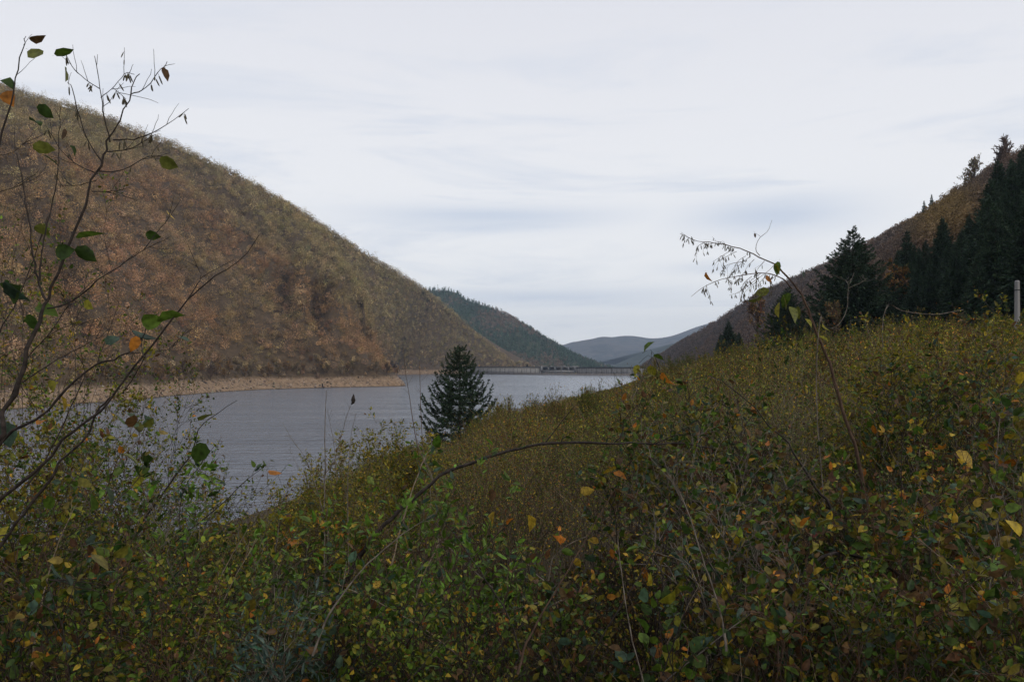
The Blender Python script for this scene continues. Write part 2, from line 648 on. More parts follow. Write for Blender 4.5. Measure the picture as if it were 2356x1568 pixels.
def loft(foot, ridge, nu, nv, beach=0.0, bw=14.0, amp=8.0, sc_=90.0, seed=1, powr=0.95, back=300.0, backdrop=0.6, fold=None, gully=0.0):
    """hill surface between a foot line (x,y,z) and a ridge line (x,y,z); returns grids with v 0..1 (+back side)"""
    f = smooth_path(foot, nu)
    r = smooth_path(ridge, nu)
    vs = np.linspace(0, 1, nv) ** 1.25
    L = np.linalg.norm((r - f)[:, :2], axis=1)
    G = []
    dirh = unit((r - f)[:, :2])
    for v in vs:
        xy = f[:, :2] + (r - f)[:, :2] * v
        if beach > 0:
            h0 = bw / L
            z = f[:, 2] + beach * np.clip(v / h0, 0, 1) ** 0.8 + (r[:, 2] - f[:, 2] - beach) * np.clip((v - h0) / (1 - h0), 0, 1) ** powr
        else:
            z = f[:, 2] + (r[:, 2] - f[:, 2]) * v ** powr
        G.append(np.column_stack([xy, z]))
    G = np.stack(G, 1)                       # nu, nv, 3
    p = G.reshape(-1, 3) / sc_
    nz = (fbm(p * np.array([1, 1, .25]), seed, 5) - 0.5).reshape(nu, nv) * 2
    if gully:
        us = np.linspace(0, 1, nu)[:, None] * 26 + (fbm(G.reshape(-1, 3) / 160.0, seed + 3, 3).reshape(nu, nv) - .5) * 5
        rid = 1 - 2 * np.abs(vnoise(np.stack([us.ravel(), 0 * us.ravel(), 0 * us.ravel()], 1), seed + 5) - .5).reshape(nu, nv)
        rid2 = 1 - 2 * np.abs(vnoise(np.stack([us.ravel() * 2.7, 0 * us.ravel(), 0 * us.ravel()], 1), seed + 6) - .5).reshape(nu, nv)
        G[:, :, 2] += gully * (rid - .5 + .45 * (rid2 - .5)) * (np.clip(vs * 5, 0, 1) * np.clip((1 - vs) * 2.2, 0, 1))[None, :]
    if fold is not None:
        G[:, :, 2] += fold(G) * np.clip(vs * 8, 0, 1)[None, :]
    env = np.clip(vs * 6, 0, 1) * np.clip((1 - vs) * 5, 0.12, 1)
    G[:, :, 2] += nz * amp * env[None, :]
    if beach > 0:
        G[:, :, 0] += ((fbm(G.reshape(-1, 3) / np.array([1e9, 26, 1e9]) + 5.5, seed + 9, 4) - .5).reshape(nu, nv)) * 16 * (1 - vs)[None, :] ** 8
    front = G
    if beach > 0:      # the spit slopes down gently to its point
        tip = (G[:, :, 1] > 665) & (G[:, :, 1] < 840) & (G[:, :, 0] > -160)
        cap = (-91 - G[:, :, 0]) * .62 + .2
        G[:, :, 2] = np.where(tip, np.minimum(G[:, :, 2], np.maximum(cap, -3)), G[:, :, 2])
    under = f.copy()
    under[:, :2] -= dirh * 12
    under[:, 0] = G[:, 0, 0] - dirh[:, 0] * 12
    under[:, 2] = f[:, 2] - 14
    bk = []
    for k in (0.35, 1.0):
        b = G[:, -1].copy()
        b[:, :2] += dirh * back * k
        b[:, 2] -= (b[:, 2] + 14) * backdrop * k
        bk.append(b)
    full = np.concatenate([under[:, None], G] + [b[:, None] for b in bk], 1)
    return front, full


def hill(name, foot, ridge, mat, **kw):
    front, full = loft(foot, ridge, **kw)
    struct(name, grid_mesh(name, full[:, :, 0], full[:, :, 1], full[:, :, 2], mat))
    return front


def sample(G, n, vmin=0.0, vmax=1.0):
    """area-uniform random points on the front grid; returns points, u, v"""
    nu, nv = G.shape[:2]
    e1 = G[1:, :-1] - G[:-1, :-1]
    e2 = G[:-1, 1:] - G[:-1, :-1]
    A = np.linalg.norm(np.cross(e1, e2), axis=-1)
    vj = (np.arange(nv - 1) + .5) / (nv - 1)
    A = A * ((vj >= vmin) & (vj <= vmax))[None]
    c = rng.choice(A.size, n, p=(A / A.sum()).ravel())
    i, j = np.unravel_index(c, A.shape)
    a, b = rng.uniform(size=(2, n))
    a, b = a[:, None], b[:, None]
    p = G[i, j] * (1 - a) * (1 - b) + G[i + 1, j] * a * (1 - b) + G[i, j + 1] * (1 - a) * b + G[i + 1, j + 1] * a * b
    return p, (i + a[:, 0]) / (nu - 1), (j + b[:, 0]) / (nv - 1)


def proj(p):
    D = np.maximum(p[:, 1], 1.0)
    return CX + p[:, 0] / D * FPX, HY - (p[:, 2] - CAMZ) / D * FPX


L_foot = [(-240, -100, 0), (-235, 100, 0), (-230, 250, 0), (-216, 340, 0), (-207, 441, 0), (-196, 581, 0), (-150, 645, 0), (-97, 688, 0),
          (-108, 730, 0), (-150, 830, 0), (-195, 1020, 0), (-205, 1280, 0), (-160, 1410, 0), (-75, 1450, 0), (20, 1480, 0)]
L_ridge = [(-600, -100, 250), (-620, 200, 290), (-600, 550, 300), P(30, 212, 850), P(130, 240, 870), P(250, 275, 900), P(450, 360, 950),
           P(650, 468, 1020), P(750, 530, 1080), P(850, 593, 1180), P(950, 652, 1350), P(1000, 688, 1480), P(1100, 772, 1640), P(1190, 842, 1760), (60, 1800, 2)]
SPX, SPY = [0, 370, 560, 700, 850, 920, 1300], [300, 400, 540, 640, 770, 850, 860]


def spur_fold(G):
    """a shoulder in front of a shallow gully, running diagonally down the left hill"""
    D = np.maximum(G[:, :, 1], 1)
    gx, gy = CX + G[:, :, 0] / D * FPX, HY - (G[:, :, 2] - CAMZ) / D * FPX
    w = gy - np.interp(gx, SPX, SPY) + 14 * np.sin(gx / 37.0)
    f = np.clip((gx - 250) / 150, 0, 1) * np.clip((990 - gx) / 60, 0, 1) * (G[:, :, 1] > 300)
    return f * (17 * np.exp(-((w - 12) / 30) ** 2) - 20 * np.exp(-((w + 42) / 30) ** 2) - 9 * np.exp(-((w - 105) / 28) ** 2) + 8 * np.exp(-((w - 165) / 28) ** 2))


GL = hill('hillside', L_foot, L_ridge, M_litter, nu=190, nv=70, beach=7.6, bw=15, amp=24.0, fold=spur_fold, gully=34.0, sc_=125, seed=11, powr=0.95)

R_foot = [(20, -150, 22), (40, 0, 22), (53, 60, 22), (80, 190, 23), (105, 300, 23), (135, 430, 23), (160, 550, 23), (200, 730, 22), (222, 840, 22), (240, 950, 22), (252, 1060, 20), (256, 1200, 18), (258, 1400, 14), (270, 1680, 8)]
R_ridge = [(240, -150, 120), (240, 0, 126), (245, 150, 126), P(2500, 300, 340), P(2330, 392, 405), P(2200, 470, 500), P(2050, 549, 640),
           P(1896, 619, 860), P(1822, 649, 960), P(1755, 679, 1050), P(1709, 705, 1130), P(1628, 757, 1280), P(1560, 797, 1450), P(1515, 828, 1650)]
GR = hill('wooded_slope', R_foot, R_ridge, M_litter, nu=150, nv=50, amp=6.0, sc_=60, seed=23, gully=8.0, powr=1.0, back=200)

M_far_slope = mottled_mat('far_wood_floor', [(0.03, 0.045, 0.025), (0.06, 0.06, 0.035)], 0.05)
S_foot = [(-700, 1900, -14), (-300, 1880, -14), (0, 1900, -14), (150, 2000, -14), (270, 2150, -14), (330, 2350, -14)]
S_ridge = [P(500, 700, 2500), P(985, 668, 2450), P(1075, 690, 2400), P(1165, 724, 2350), P(1260, 790, 2400), P(1350, 850, 2500)]
GS = hill('second_hillside', S_foot, S_ridge, M_far_slope, nu=110, nv=40, amp=22, sc_=170, seed=31, powr=0.9, back=400)

M_hazed_heath = mottled_mat('hazed_far_heath', [(0.07, 0.082, 0.095), (0.105, 0.105, 0.11), (0.055, 0.068, 0.078), (0.135, 0.125, 0.125)], 0.006, bdist=14)  # blue-grey cast paints extra distance haze into the heath colours
F_foot = [(-400, 4300, -15), (300, 4200, -15), (700, 4200, -15), (1400, 4200, -15), (2400, 4300, -15)]
F_ridge = [P(1000, 850, 5600), P(1270, 803, 5400), P(1430, 773, 5400), P(1530, 775, 5400), P(1700, 730, 5600), P(2100, 700, 6000)]
GF = hill('distant_mountain', F_foot, F_ridge, M_hazed_heath, nu=200, nv=70, amp=70, sc_=520, seed=41, powr=0.85, back=1500)
M_hazed_wood = mottled_mat('hazed_dark_wood', [(0.022, 0.036, 0.034), (0.045, 0.056, 0.05), (0.03, 0.044, 0.04)], 0.012, bdist=8)  # wood greens tinted bluish, part of the haze put into the colour
F2_foot = [(250, 3300, -15), (500, 3050, -15), (900, 3000, -15), (1500, 3000, -15)]
F2_ridge = [P(1395, 846, 3600), P(1450, 824, 3600), P(1540, 792, 3600), P(1800, 720, 3800)]
GF2 = hill('distant_ridge', F2_foot, F2_ridge, M_hazed_wood, nu=90, nv=40, amp=24, sc_=200, seed=47, powr=0.9, back=700)

# ------------------------------------------------------------------ the air
a = Acc()
hx0, hx1, hy0, hy1, hz0, hz1 = -9000, 9000, -1500, 9000, -40, 520
HV = np.array([[x, y, z] for x in (hx0, hx1) for y in (hy0, hy1) for z in (hz0, hz1)], float)
HQ = np.array([[0, 1, 3, 2], [4, 6, 7, 5], [0, 4, 5, 1], [2, 3, 7, 6], [0, 2, 6, 4], [1, 5, 7, 3]])
a.add(HV, HQ, np.array([1, 1, 1]))
hm, hn, hl, hout = new_mat('air_haze')
hv = N(hn, 'ShaderNodeVolumePrincipled')
hv.inputs['Color'].default_value = (0.60, 0.76, 1.0, 1)
hv.inputs['Density'].default_value = 0.00008
hv.inputs['Anisotropy'].default_value = 0.1
hl.new(hv.outputs[0], hout.inputs['Volume'])
tag(link('haze', a.mesh('haze', hm)), kind='stuff')

# ------------------------------------------------------------------ far woods (one mass each)


def crowns(acc, base, H, R, nq, size, col, shape='round', jit=0.13, lift=0.03):
    """nq leaf clumps per tree spread over its crown; base (N,3), H, R, size (N,), col (N,3)"""
    n = len(base)
    d = rvec(n * nq).reshape(n, nq, 3)
    if shape == 'round':
        d[:, :, 2] = np.where(d[:, :, 2] < 0, d[:, :, 2] * .55, d[:, :, 2])
        lump = 1 + 0.30 * np.sin(d[:, :, 0] * 5 + rng.uniform(0, 6, (n, 1))) * np.sin(d[:, :, 1] * 5 + rng.uniform(0, 6, (n, 1)))
        rr = rng.uniform(0.5, 1.0, (n, nq)) ** 0.5 * lump
        p = np.empty((n, nq, 3))
        p[:, :, 0] = base[:, None, 0] + d[:, :, 0] * rr * R[:, None]
        p[:, :, 1] = base[:, None, 1] + d[:, :, 1] * rr * R[:, None]
        ch = H * (1 - lift) * .48
        p[:, :, 2] = base[:, None, 2] + (H - ch)[:, None] + d[:, :, 2] * rr * ch[:, None]
    else:
        t = 1 - np.sqrt(rng.uniform(0, 1, (n, nq)))
        a_ = rng.uniform(0, 2 * math.pi, (n, nq))
        rad = (1 - t) * R[:, None] * rng.uniform(0.45, 1.05, (n, nq))
        p = np.stack([base[:, None, 0] + np.cos(a_) * rad, base[:, None, 1] + np.sin(a_) * rad, base[:, None, 2] + (0.06 + t * .94) * H[:, None]], -1)
        d = np.stack([np.cos(a_), np.sin(a_), 0.2 * np.ones_like(a_)], -1)
    p = p.reshape(-1, 3)
    nrm = unit(d.reshape(-1, 3) + rng.normal(size=p.shape) * 0.55)
    s = unit(np.cross(nrm, rvec(len(p))))
    t2 = np.cross(nrm, s)
    sz = (np.repeat(size, nq) * rng.uniform(0.6, 1.3, len(p)))[:, None] * .5
    V = np.stack([p + s * sz, p + t2 * sz * .8, p - s * sz, p - t2 * sz * .8], 1).reshape(-1, 3)
    c = np.repeat(col, nq, 0) * np.exp(rng.normal(0, jit, (len(p), 1)))
    acc.add(V, np.arange(len(V)).reshape(-1, 4), np.clip(c, 0.004, 0.8))


OCHRE = np.array([0.33, 0.215, 0.105]) * 1.10
RUST = np.array([0.33, 0.155, 0.065]) * 1.00
OLIVE = np.array([0.235, 0.20, 0.08]) * 1.08
GREYB = np.array([0.21, 0.165, 0.13]) * 1.05
GREEN = np.array([0.10, 0.125, 0.045])
YEL = np.array([0.38, 0.27, 0.09])


def mixc(ws):
    """ws: list of (weight array, colour)"""
    W = sum(w for w, _ in ws)
    return sum(w[:, None] * c[None] for w, c in ws) / W[:, None]


base, u, v = sample(GL, 20500, 0.0, 1.0)
b_, u_, v_ = sample(GL, 2600, 0.93, 1.0)
base, u, v = np.vstack([base, b_]), np.r_[u, u_], np.r_[v, v_]
px, py = proj(base)
k = (px > -350) & (px < 1300) & (base[:, 2] > 6.4 + 5.0 * fbm(base / np.array([9, 14, 1e9]), 77, 3) + rng.uniform(-1.6, 1.4, len(base))) & (base[:, 1] > 150)
base, u, v, px, py = base[k], u[k], v[k], px[k], py[k]
n = len(base)
q = base / 90.0
f1, f2, f3 = fbm(q, 51), fbm(q * 1.7, 61), fbm(q * 3.5, 71)
# the nearer shoulder below the diagonal spur is rustier, the upper flank more olive, bushes by the shore greyer
spur = np.interp(px, [0, 370, 560, 700, 850, 920, 1300], [330, 400, 540, 640, 770, 850, 860])
below = 1 / (1 + np.exp(-(py - spur - 10) / 18))
lowz = np.clip(1 - (base[:, 2] - 8) / 22, 0, 1)
sg = lambda x, c, w: 1 / (1 + np.exp(-(x - c) / w))
one = rng.uniform(0, 1, n)
edge = np.exp(-((py - spur - 25) / 30) ** 2)
W = [(0.8 + 0.8 * sg(f3, .5, .04), OCHRE), (below * 1.9 * sg(f1, .48, .05) + edge * 1.8, RUST), ((1 - below) * 2.0 + .5 * sg(f2, .54, .04), OLIVE),
     (1.1 * sg(f1, .5, .04) * (1 - below * .5) + 1.2 * lowz + .5 * sg(f3, .52, .03), GREYB), (0.9 * lowz + .3 * sg(f2, .58, .03) + (one > .955) * 2.5, GREEN), (((one < .06) * 1.8), YEL)]
col = mixc(W) * np.exp(rng.normal(-.04, .33, (n, 1))) * (1 + rng.normal(0, .05, (n, 3)))
H = rng.lognormal(2.22, .22, n) * (1 - 0.45 * lowz)
R = H * rng.uniform(.32, .52, n) * (1 - .2 * lowz)
near = base[:, 1] < 950
acc = Acc()
for kk, nq, szf in ((near, 125, .76), (~near, 64, 1.15)):
    crowns(acc, base[kk] - np.array([0, 0, .8]), H[kk], R[kk], nq, np.full(kk.sum(), szf), col[kk])
# pale trunks seen in the gaps near the shore
tk = (lowz > 0.25) & (rng.uniform(size=n) < 0.5)
tb = base[tk]
tp = tb[:, None] + np.array([0, 0, 1.0]) * (H[tk] * .8)[:, None, None] * np.linspace(0, 1, 3)[None, :, None]
tp[:, 1:, :2] += rng.normal(0, .5, (len(tb), 2, 2))
tubes(acc, tp, np.array([[.22, .16, .06]]), 3, (0.22, 0.19, 0.16))
tag(link('autumn_forest', acc.mesh('autumn_forest', M_far)), kind='stuff')
print('autumn forest', n)

# pale dead hulks and stones on the drawdown beach
base, u, v = sample(GL, 60000, 0.0, 0.3)
px, py = proj(base)
k = (px > -200) & (px < 1200) & (base[:, 2] > 0.1) & (base[:, 2] < 8.8)
base = base[k][:9000]
n = len(base)
sz = rng.lognormal(-1.0, .5, n)[:, None]
oct_ = np.array([[1, 0, 0], [0, 1, 0], [-1, 0, 0], [0, -1, 0], [0, 0, .8], [0, 0, -.6]], float)
V = base[:, None] + (oct_[None] + rng.normal(0, .18, (n, 6, 3))) * sz[:, :, None]
T = np.array([[0, 1, 4], [1, 2, 4], [2, 3, 4], [3, 0, 4], [1, 0, 5], [2, 1, 5], [3, 2, 5], [0, 3, 5]])
T = (np.arange(n) * 6)[:, None, None] + T[None]
c = pick([(0.24, .19, .14), (0.17, .13, .10), (0.38, .33, .28), (0.07, .055, .045)], [4, 3, 1.6, 2.4], n)
acc = Acc()
acc.add(V.reshape(-1, 3), None, None, T.reshape(-1, 3), np.repeat(c, 8, 0))
tag(link('shore_stones', acc.mesh('shore_stones', M_far)), kind='stuff')

# far right wooded slope: bare brown wood
base, u, v = sample(GR, 15000, 0.0, 1.0)
px, py = proj(base)
rpx, rpy = px, py
k = (base[:, 1] > 120) & (px > 1380) & (px < 2700)
base, px, py = base[k], px[k], py[k]
# which part of the slope is spruce plantation: the lower, nearer part, and its upper right
up_line = np.interp(px, [1500, 1640, 1700, 1760, 1860, 2040, 2060, 2130, 2200, 2260, 2300, 2700], [900, 760, 760, 690, 720, 720, 610, 590, 560, 500, 430, 330])
dark = py > up_line + np.clip(17 * FPX / base[:, 1] * .75, 15, 90)
dark &= ~((px < 2040) & (base[:, 1] > 380))
dec = ~dark
b2, px2, py2 = base[dec], px[dec], py[dec]
n = len(b2)
q = b2 / 45.0
f1, f2 = fbm(q, 81), fbm(q * 2, 91)
gold = np.exp(-(((px2 - 2180) / 60) ** 2 + ((py2 - 530) / 55) ** 2))
W = [(np.full(n, 1.0), np.array([.13, .095, .075])), (1.2 * sg(f1, .52, .03), np.array([.17, .10, .055])), (.8 * sg(f2, .52, .03), np.array([.10, .08, .07])),
     (gold * 7, np.array([.24, .16, .05])), (.4 * sg(f2, .6, .02), np.array([.07, .08, .04]))]
col = mixc(W) * np.exp(rng.normal(0, .18, (n, 1)))
acc = Acc()
near = b2[:, 1] < 450
for kk, nq, s_ in ((near, 170, .62), (~near, 42, 1.4)):
    if kk.sum():
        crowns(acc, b2[kk], rng.uniform(6, 10, kk.sum()), rng.uniform(2.2, 3.8, kk.sum()), nq, np.full(kk.sum(), s_), col[kk])
tag(link('bare_wood', acc.mesh('bare_wood', M_far)), kind='stuff')
SPRUCE_PTS = base[dark]
print('bare wood', n, 'spruce sites', len(SPRUCE_PTS))

# second hillside: dark conifer wood with brown patches
base, u, v = sample(GS, 9000, 0.0, 1.0)
n = len(base)
px, py = proj(base)
f1 = fbm(base / 110, 101)
red = np.clip(np.exp(-(((px - 1150) / 45) ** 2 + ((py - 740) / 22) ** 2)) * 2 + sg(f1, .62, .02) * .8 + np.clip((py - 800) / 60, 0, 1) * .5 * sg(f1, .5, .03), 0, 1)
con = rng.uniform(size=n) > red * .85
col = np.where(con[:, None], np.array([.050, .085, .055]) * np.exp(rng.normal(0, .25, (n, 1))), np.array([.17, .12, .085]) * np.exp(rng.normal(0, .2, (n, 1))))
acc = Acc()
crowns(acc, base[con], rng.uniform(11, 18, con.sum()), rng.uniform(3, 4.5, con.sum()), 26, np.full(con.sum(), 2.8), col[con], 'cone')
crowns(acc, base[~con], rng.uniform(8, 12, (~con).sum()), rng.uniform(3.5, 5, (~con).sum()), 24, np.full((~con).sum(), 2.6), col[~con])
tag(link('conifer_forest', acc.mesh('conifer_forest', M_far)), kind='stuff')

# ------------------------------------------------------------------ dam


def box(acc, c, s, ax=None, col=(.3, .3, .3)):
    """box centred at c with size s along axes ax (3x3 rows)"""
    ax = np.eye(3) if ax is None else ax
    c = np.asarray(c, float)
    V = np.array([[x, y, z] for x in (-.5, .5) for y in (-.5, .5) for z in (-.5, .5)]) * np.asarray(s, float)
    acc.add(V @ ax + c, np.array([[0, 1, 3, 2], [4, 6, 7, 5], [0, 4, 5, 1], [2, 3, 7, 6], [0, 2, 6, 4], [1, 5, 7, 3]]), np.asarray(col))


dA, dB = np.array([-100.0, 1462.0]), np.array([300.0, 1215.0])
dl = np.linalg.norm(dB - dA)
ex = np.array([*(dB - dA) / dl, 0])
ey = np.array([-ex[1], ex[0], 0])           # downstream
if ey[1] < 0:
    ey = -ey
ez = np.array([0, 0, 1.0])
AX = np.array([ex, ey, ez])
droot = link('dam', None)
org = np.array([*(dA + dB) / 2, 0])
droot.location = org
tag(droot, 'long grey concrete dam wall across the far end of the lake', 'dam')


def dpos(s, d, z):
    return np.array([*dA, 0]) + ex * s + ey * d + ez * z


def dpart(name, acc, mat, parent=droot):
    o = link(name, acc.mesh(name, mat, offset=org), parent)
    return o


TOP = 14.8
s_sp0, s_sp1 = None, None
# position along the dam that shows at a given picture column


def s_at(pxx):
    k_ = (pxx - CX) / FPX
    # (dA.x + ex.x s) = k (dA.y + ex.y s)
    return (k_ * dA[1] - dA[0]) / (ex[0] - k_ * ex[1])


sp0, sp1 = s_at(1245), s_at(1322)
a = Acc()
for s0, s1 in ((-40, sp0 - 1.5), (sp1 + 1.5, dl + 40)):
    box(a, dpos((s0 + s1) / 2, 6, 6.1), (s1 - s0, 9, 12.2), AX)
box(a, dpos((sp0 + sp1) / 2, 6.5, 6.2), (sp1 - sp0 + 3, 9, 3.2), AX)
dpart('wall', a, M_wall)
a = Acc()
box(a, dpos(dl / 2, 5.5, -4.4), (dl + 80, 9.4, 14.8), AX)
dpart('wet_band', a, M_conc_dark)
for s in np.arange(2, dl + 20, 9.0):
    if sp0 - 3 < s < sp1 + 3:
        continue
    a = Acc()
    box(a, dpos(s, 1.3, 6.6), (.9, .8, 8.0), AX)
    dpart('wall_joint', a, M_conc_dark)
a = Acc()
for s0, s1 in ((-40, sp0 - 1.6), (sp1 + 1.6, dl + 40)):
    box(a, dpos((s0 + s1) / 2, 4.5, TOP - 1.9), (s1 - s0, 8.6, 1.5), AX)
dpart('parapet', a, M_dark)
a = Acc()
box(a, dpos((sp0 + sp1) / 2, 6.5, TOP - 1.0), (sp1 - sp0 + 6, 9, 1.0), AX)
dpart('bridge_deck', a, M_conc)
for s in (sp0, sp1):
    a = Acc()
    box(a, dpos(s, 4.5, TOP - 4.2), (2.6, 9, 9.0), AX)
    dpart('pier', a, M_conc)
for f in (.2, .4, .6, .8):
    a = Acc()
    s = sp0 + (sp1 - sp0) * f
    box(a, dpos(s, 4.0, TOP - 4.3), (1.6, 6, 5.4), AX)
    dpart('gate_pillar', a, M_conc)
a = Acc()
box(a, dpos((sp0 + sp1) / 2, 9.0, TOP - 4.3), (sp1 - sp0 - 2.6, 1.0, 5.4), AX)
dpart('spillway_gate', a, M_conc_dark)
for f, w in ((.22, 5), (.62, 4.5), (.9, 3)):
    a = Acc()
    s = sp0 + (sp1 - sp0) * f
    box(a, dpos(s, 7, TOP + .1), (w, 4, 1.2), AX)
    box(a, dpos(s, 7, TOP + .86), (w + .8, 4.8, .3), AX)
    dpart('gatehouse', a, M_conc)
for s in np.arange(-20, dl + 20, 30.0):
    a = Acc()
    tubes(a, np.array([[dpos(s, 8, TOP - 1.3), dpos(s, 8, TOP + 1.5), dpos(s, 8, TOP + 4.2)]]), .12, 4)
    dpart('lamp_post', a, M_conc)

# ------------------------------------------------------------------ conifers


def spruce_meshes(h, r, whorls, per, seed, twigs=26, needle=.34, droop=.35, lift=.75, dense=1.0, bare=.04, fill=False, pw=1.0, tlen=.26, zj=.012):
    """trunk mesh and crown mesh: branches sag, then turn up at the tips, twigs hang from them"""
    global rng
    keep, rng = rng, np.random.default_rng(seed)
    tr = Acc()
    zt = np.linspace(-.3, h, 9)
    tp = np.column_stack([rng.normal(0, .02, 9) * h * .1, rng.normal(0, .02, 9) * h * .1, zt])
    tubes(tr, tp[None], (h * .016 * (1 - np.linspace(0, .96, 9)))[None], 7)
    br = []
    for w in range(whorls):
        t = (w + rng.uniform(-.25, .25)) / whorls
        t = np.clip(t, 0, .985)
        z = h * (bare + (1 - bare) * t)
        a0 = rng.uniform(0, 6.28)
        m = per if t < .85 else max(4, per - 2)
        for b in range(m):
            an = a0 + b * 2 * math.pi / m + rng.normal(0, .22)
            prof = (1 - t) ** pw * (1 - .12 * np.exp(-(t / .08) ** 2))
            L = r * prof * rng.uniform(.74, 1.14) + h * .006
            K = 7
            s = np.linspace(0, 1, K)
            ris = (.55 * t) * s                      # upper branches point up
            sag = -droop * s * (1 - t) + lift * (1 - t * .3) * s ** 3.2 * .55
            zz = z + rng.normal(0, h * zj) + L * (ris + sag)
            rad = L * s * (1 - .1 * s ** 3)
            br.append(np.column_stack([np.cos(an) * rad, np.sin(an) * rad, zz]))
    br = np.array(br)
    LL = np.linalg.norm(br[:, -1] - br[:, 0], axis=1)
    tubes(tr, br, (LL * .012 + .006)[:, None] * (1 - .85 * np.linspace(0, 1, 7))[None], 3)
    cr = Acc()
    # twigs along the branches
    n = len(br)
    tw = int(twigs * dense)
    idx = np.repeat(np.arange(n), tw)
    keepm = rng.uniform(size=len(idx)) < np.clip(.25 + LL[idx] / LL.max() * 1.0, 0, 1)
    idx = idx[keepm]
    t = rng.uniform(.12, 1.0, len(idx)) ** .8
    p, tg = along(br, idx, t)
    sd = np.where(rng.uniform(size=len(idx)) < .5, -1, 1)[:, None]
    side = unit(np.cross(tg, np.array([0, 0, 1.0]))) * sd
    d = unit(tg * .75 + side * rng.uniform(.3, 1.0, (len(idx), 1)) + np.array([0, 0, -1.0]) * rng.uniform(.05, .75, (len(idx), 1)))
    tl = LL[idx] * tlen * (1.15 - t) + .12 * needle / .3
    K = 4
    s = np.linspace(0, 1, K)[None, :, None]
    tws = p[:, None] + d[:, None] * tl[:, None, None] * s
    tws[:, :, 2] += .18 * tl[:, None] * s[:, :, 0] ** 2
    # needles: short quads laid round branches and twigs
    for paths, per_ in ((br, int(34 * dense)), (tws, int(6 * dense))):
        m = len(paths)
        ii = np.repeat(np.arange(m), per_)
        tt = rng.uniform(.04 if paths is tws else .2, 1.0, len(ii))
        q, tg = along(paths, ii, tt)
        dd = unit(tg * 1.0 + rvec(len(ii)) * .7)
        ln = needle * rng.uniform(.6, 1.2, len(ii)) * np.clip(1.45 - q[:, 2] / h, .52, 1)
        c = pick([(.036, .062, .034), (.027, .048, .029), (.056, .082, .040)], [4, 3, 1.5], len(ii), .25)
        leaves(cr, q, dd, ln, ln * .42, c, 'diamond', .2)
    # leader
    q = np.column_stack([np.zeros(60), np.zeros(60), np.linspace(h * .9, h * 1.01, 60)])
    c = pick([(.030, .052, .030)], [1], 60)
    leaves(cr, q, unit(rvec(60) * .6 + np.array([0, 0, 1.0])), needle * .55, needle * .2, c, 'diamond', .2)
    if fill:
        m = int(9000 * dense)
        t = 1 - np.sqrt(rng.uniform(0, 1, m))
        an = rng.uniform(0, 6.28, m)
        rad = r * (1 - t) ** .9 * rng.uniform(.1, .62, m)
        q = np.column_stack([np.cos(an) * rad, np.sin(an) * rad, h * (bare + (1 - bare) * t) - .15 * rad])
        dd = unit(np.column_stack([np.cos(an), np.sin(an), -.4 * np.ones(m)]) + rvec(m) * .6)
        c = pick([(.036, .062, .036), (.027, .048, .029)], [3, 3], m, .25)
        nf = np.clip(1.25 - q[:, 2] / h, .3, 1)
        leaves(cr, q, dd, needle * 1.6 * nf, needle * .8 * nf, c, 'diamond', .3)
    out = tr.mesh('spruce_trunk', M_bark), cr.mesh('spruce_crown', M_needle)
    rng = keep
    return out


def spruce(name, loc, meshes, label, group=None, scale=1.0, rz=0.0, wide=1.0):
    r_ = link(name, None)
    r_.location = loc
    r_.scale = (scale * wide, scale * wide, scale)
    r_.rotation_euler.z = rz
    tag(r_, label, 'tree', group)
    link('trunk', meshes[0], r_)
    link('crown', meshes[1], r_)
    return r_


def gz(x, y):
    return float(ground_z(np.array([x]), np.array([y]))[0])


g0 = P(1058, 1010, 84)
m_c = spruce_meshes(10.8, 5.3, 14, 9, 5, twigs=34, needle=.235, droop=.16, lift=.95, bare=.02, pw=.80, dense=1.55, tlen=.22, zj=.006)
spruce('spruce_tree', (g0[0], 84, g0[2] - .3), m_c, 'lone dark spruce with upturned branches standing at the lake edge in the middle', scale=.95, rz=.4)
# the tall right hand spruce and its company
m_big = spruce_meshes(17, 7.8, 24, 10, 8, twigs=26, needle=.34, dense=1.3, pw=.95, droop=.25, lift=.5, fill=True, bare=.03)
m_s1 = spruce_meshes(17, 5.4, 24, 8, 9, twigs=14, needle=.48, droop=.3, lift=.4, dense=.8, fill=True)
m_s2 = spruce_meshes(17, 4.6, 24, 8, 10, twigs=14, needle=.48, droop=.35, lift=.35, dense=.8, fill=True)
pb = P(1962, 800, 125)
spruce('spruce_tree', (pb[0], 125, pb[2]), m_big, 'tall broad dark spruce rising from the thicket in front of the right slope', scale=1.10, rz=1.0, wide=1.3)
pb = P(1812, 800, 135)
spruce('spruce_tree', (pb[0], 135, pb[2]), m_big, 'rounded dark spruce behind the hanging twigs of the bent sapling', scale=.60, rz=2.2, wide=1.35)
for i, (px_, top, D, wd, lab) in enumerate(((1676, 738, 230, 1.5, 'dark conifer of the small clump low on the right slope, the taller one'),
                                          (1658, 768, 236, 1.4, 'dark conifer at the left end of the small clump low on the right slope'),
                                          (1700, 764, 232, 1.5, 'dark conifer at the right end of the small clump low on the right slope'))):
    b_ = P(px_, 815, D)
    spruce('spruce_tree', (b_[0], D, b_[2]), m_s1, lab, scale=((815 - top) / FPX * D) / 17, rz=i, wide=wd)
for i, (px_, top, bot, lab) in enumerate(((2126, 462, 540, 'slim spruce on the right skyline, left one of a pair'), (2143, 448, 540, 'slim spruce on the right skyline, right one of a pair'),
                                         )):
    b_ = P(px_, bot, 545)
    spruce('spruce_tree', (b_[0], 545, b_[2]), m_s2, lab, scale=((bot - top) / FPX * 545) / 17, rz=i, wide=.8)
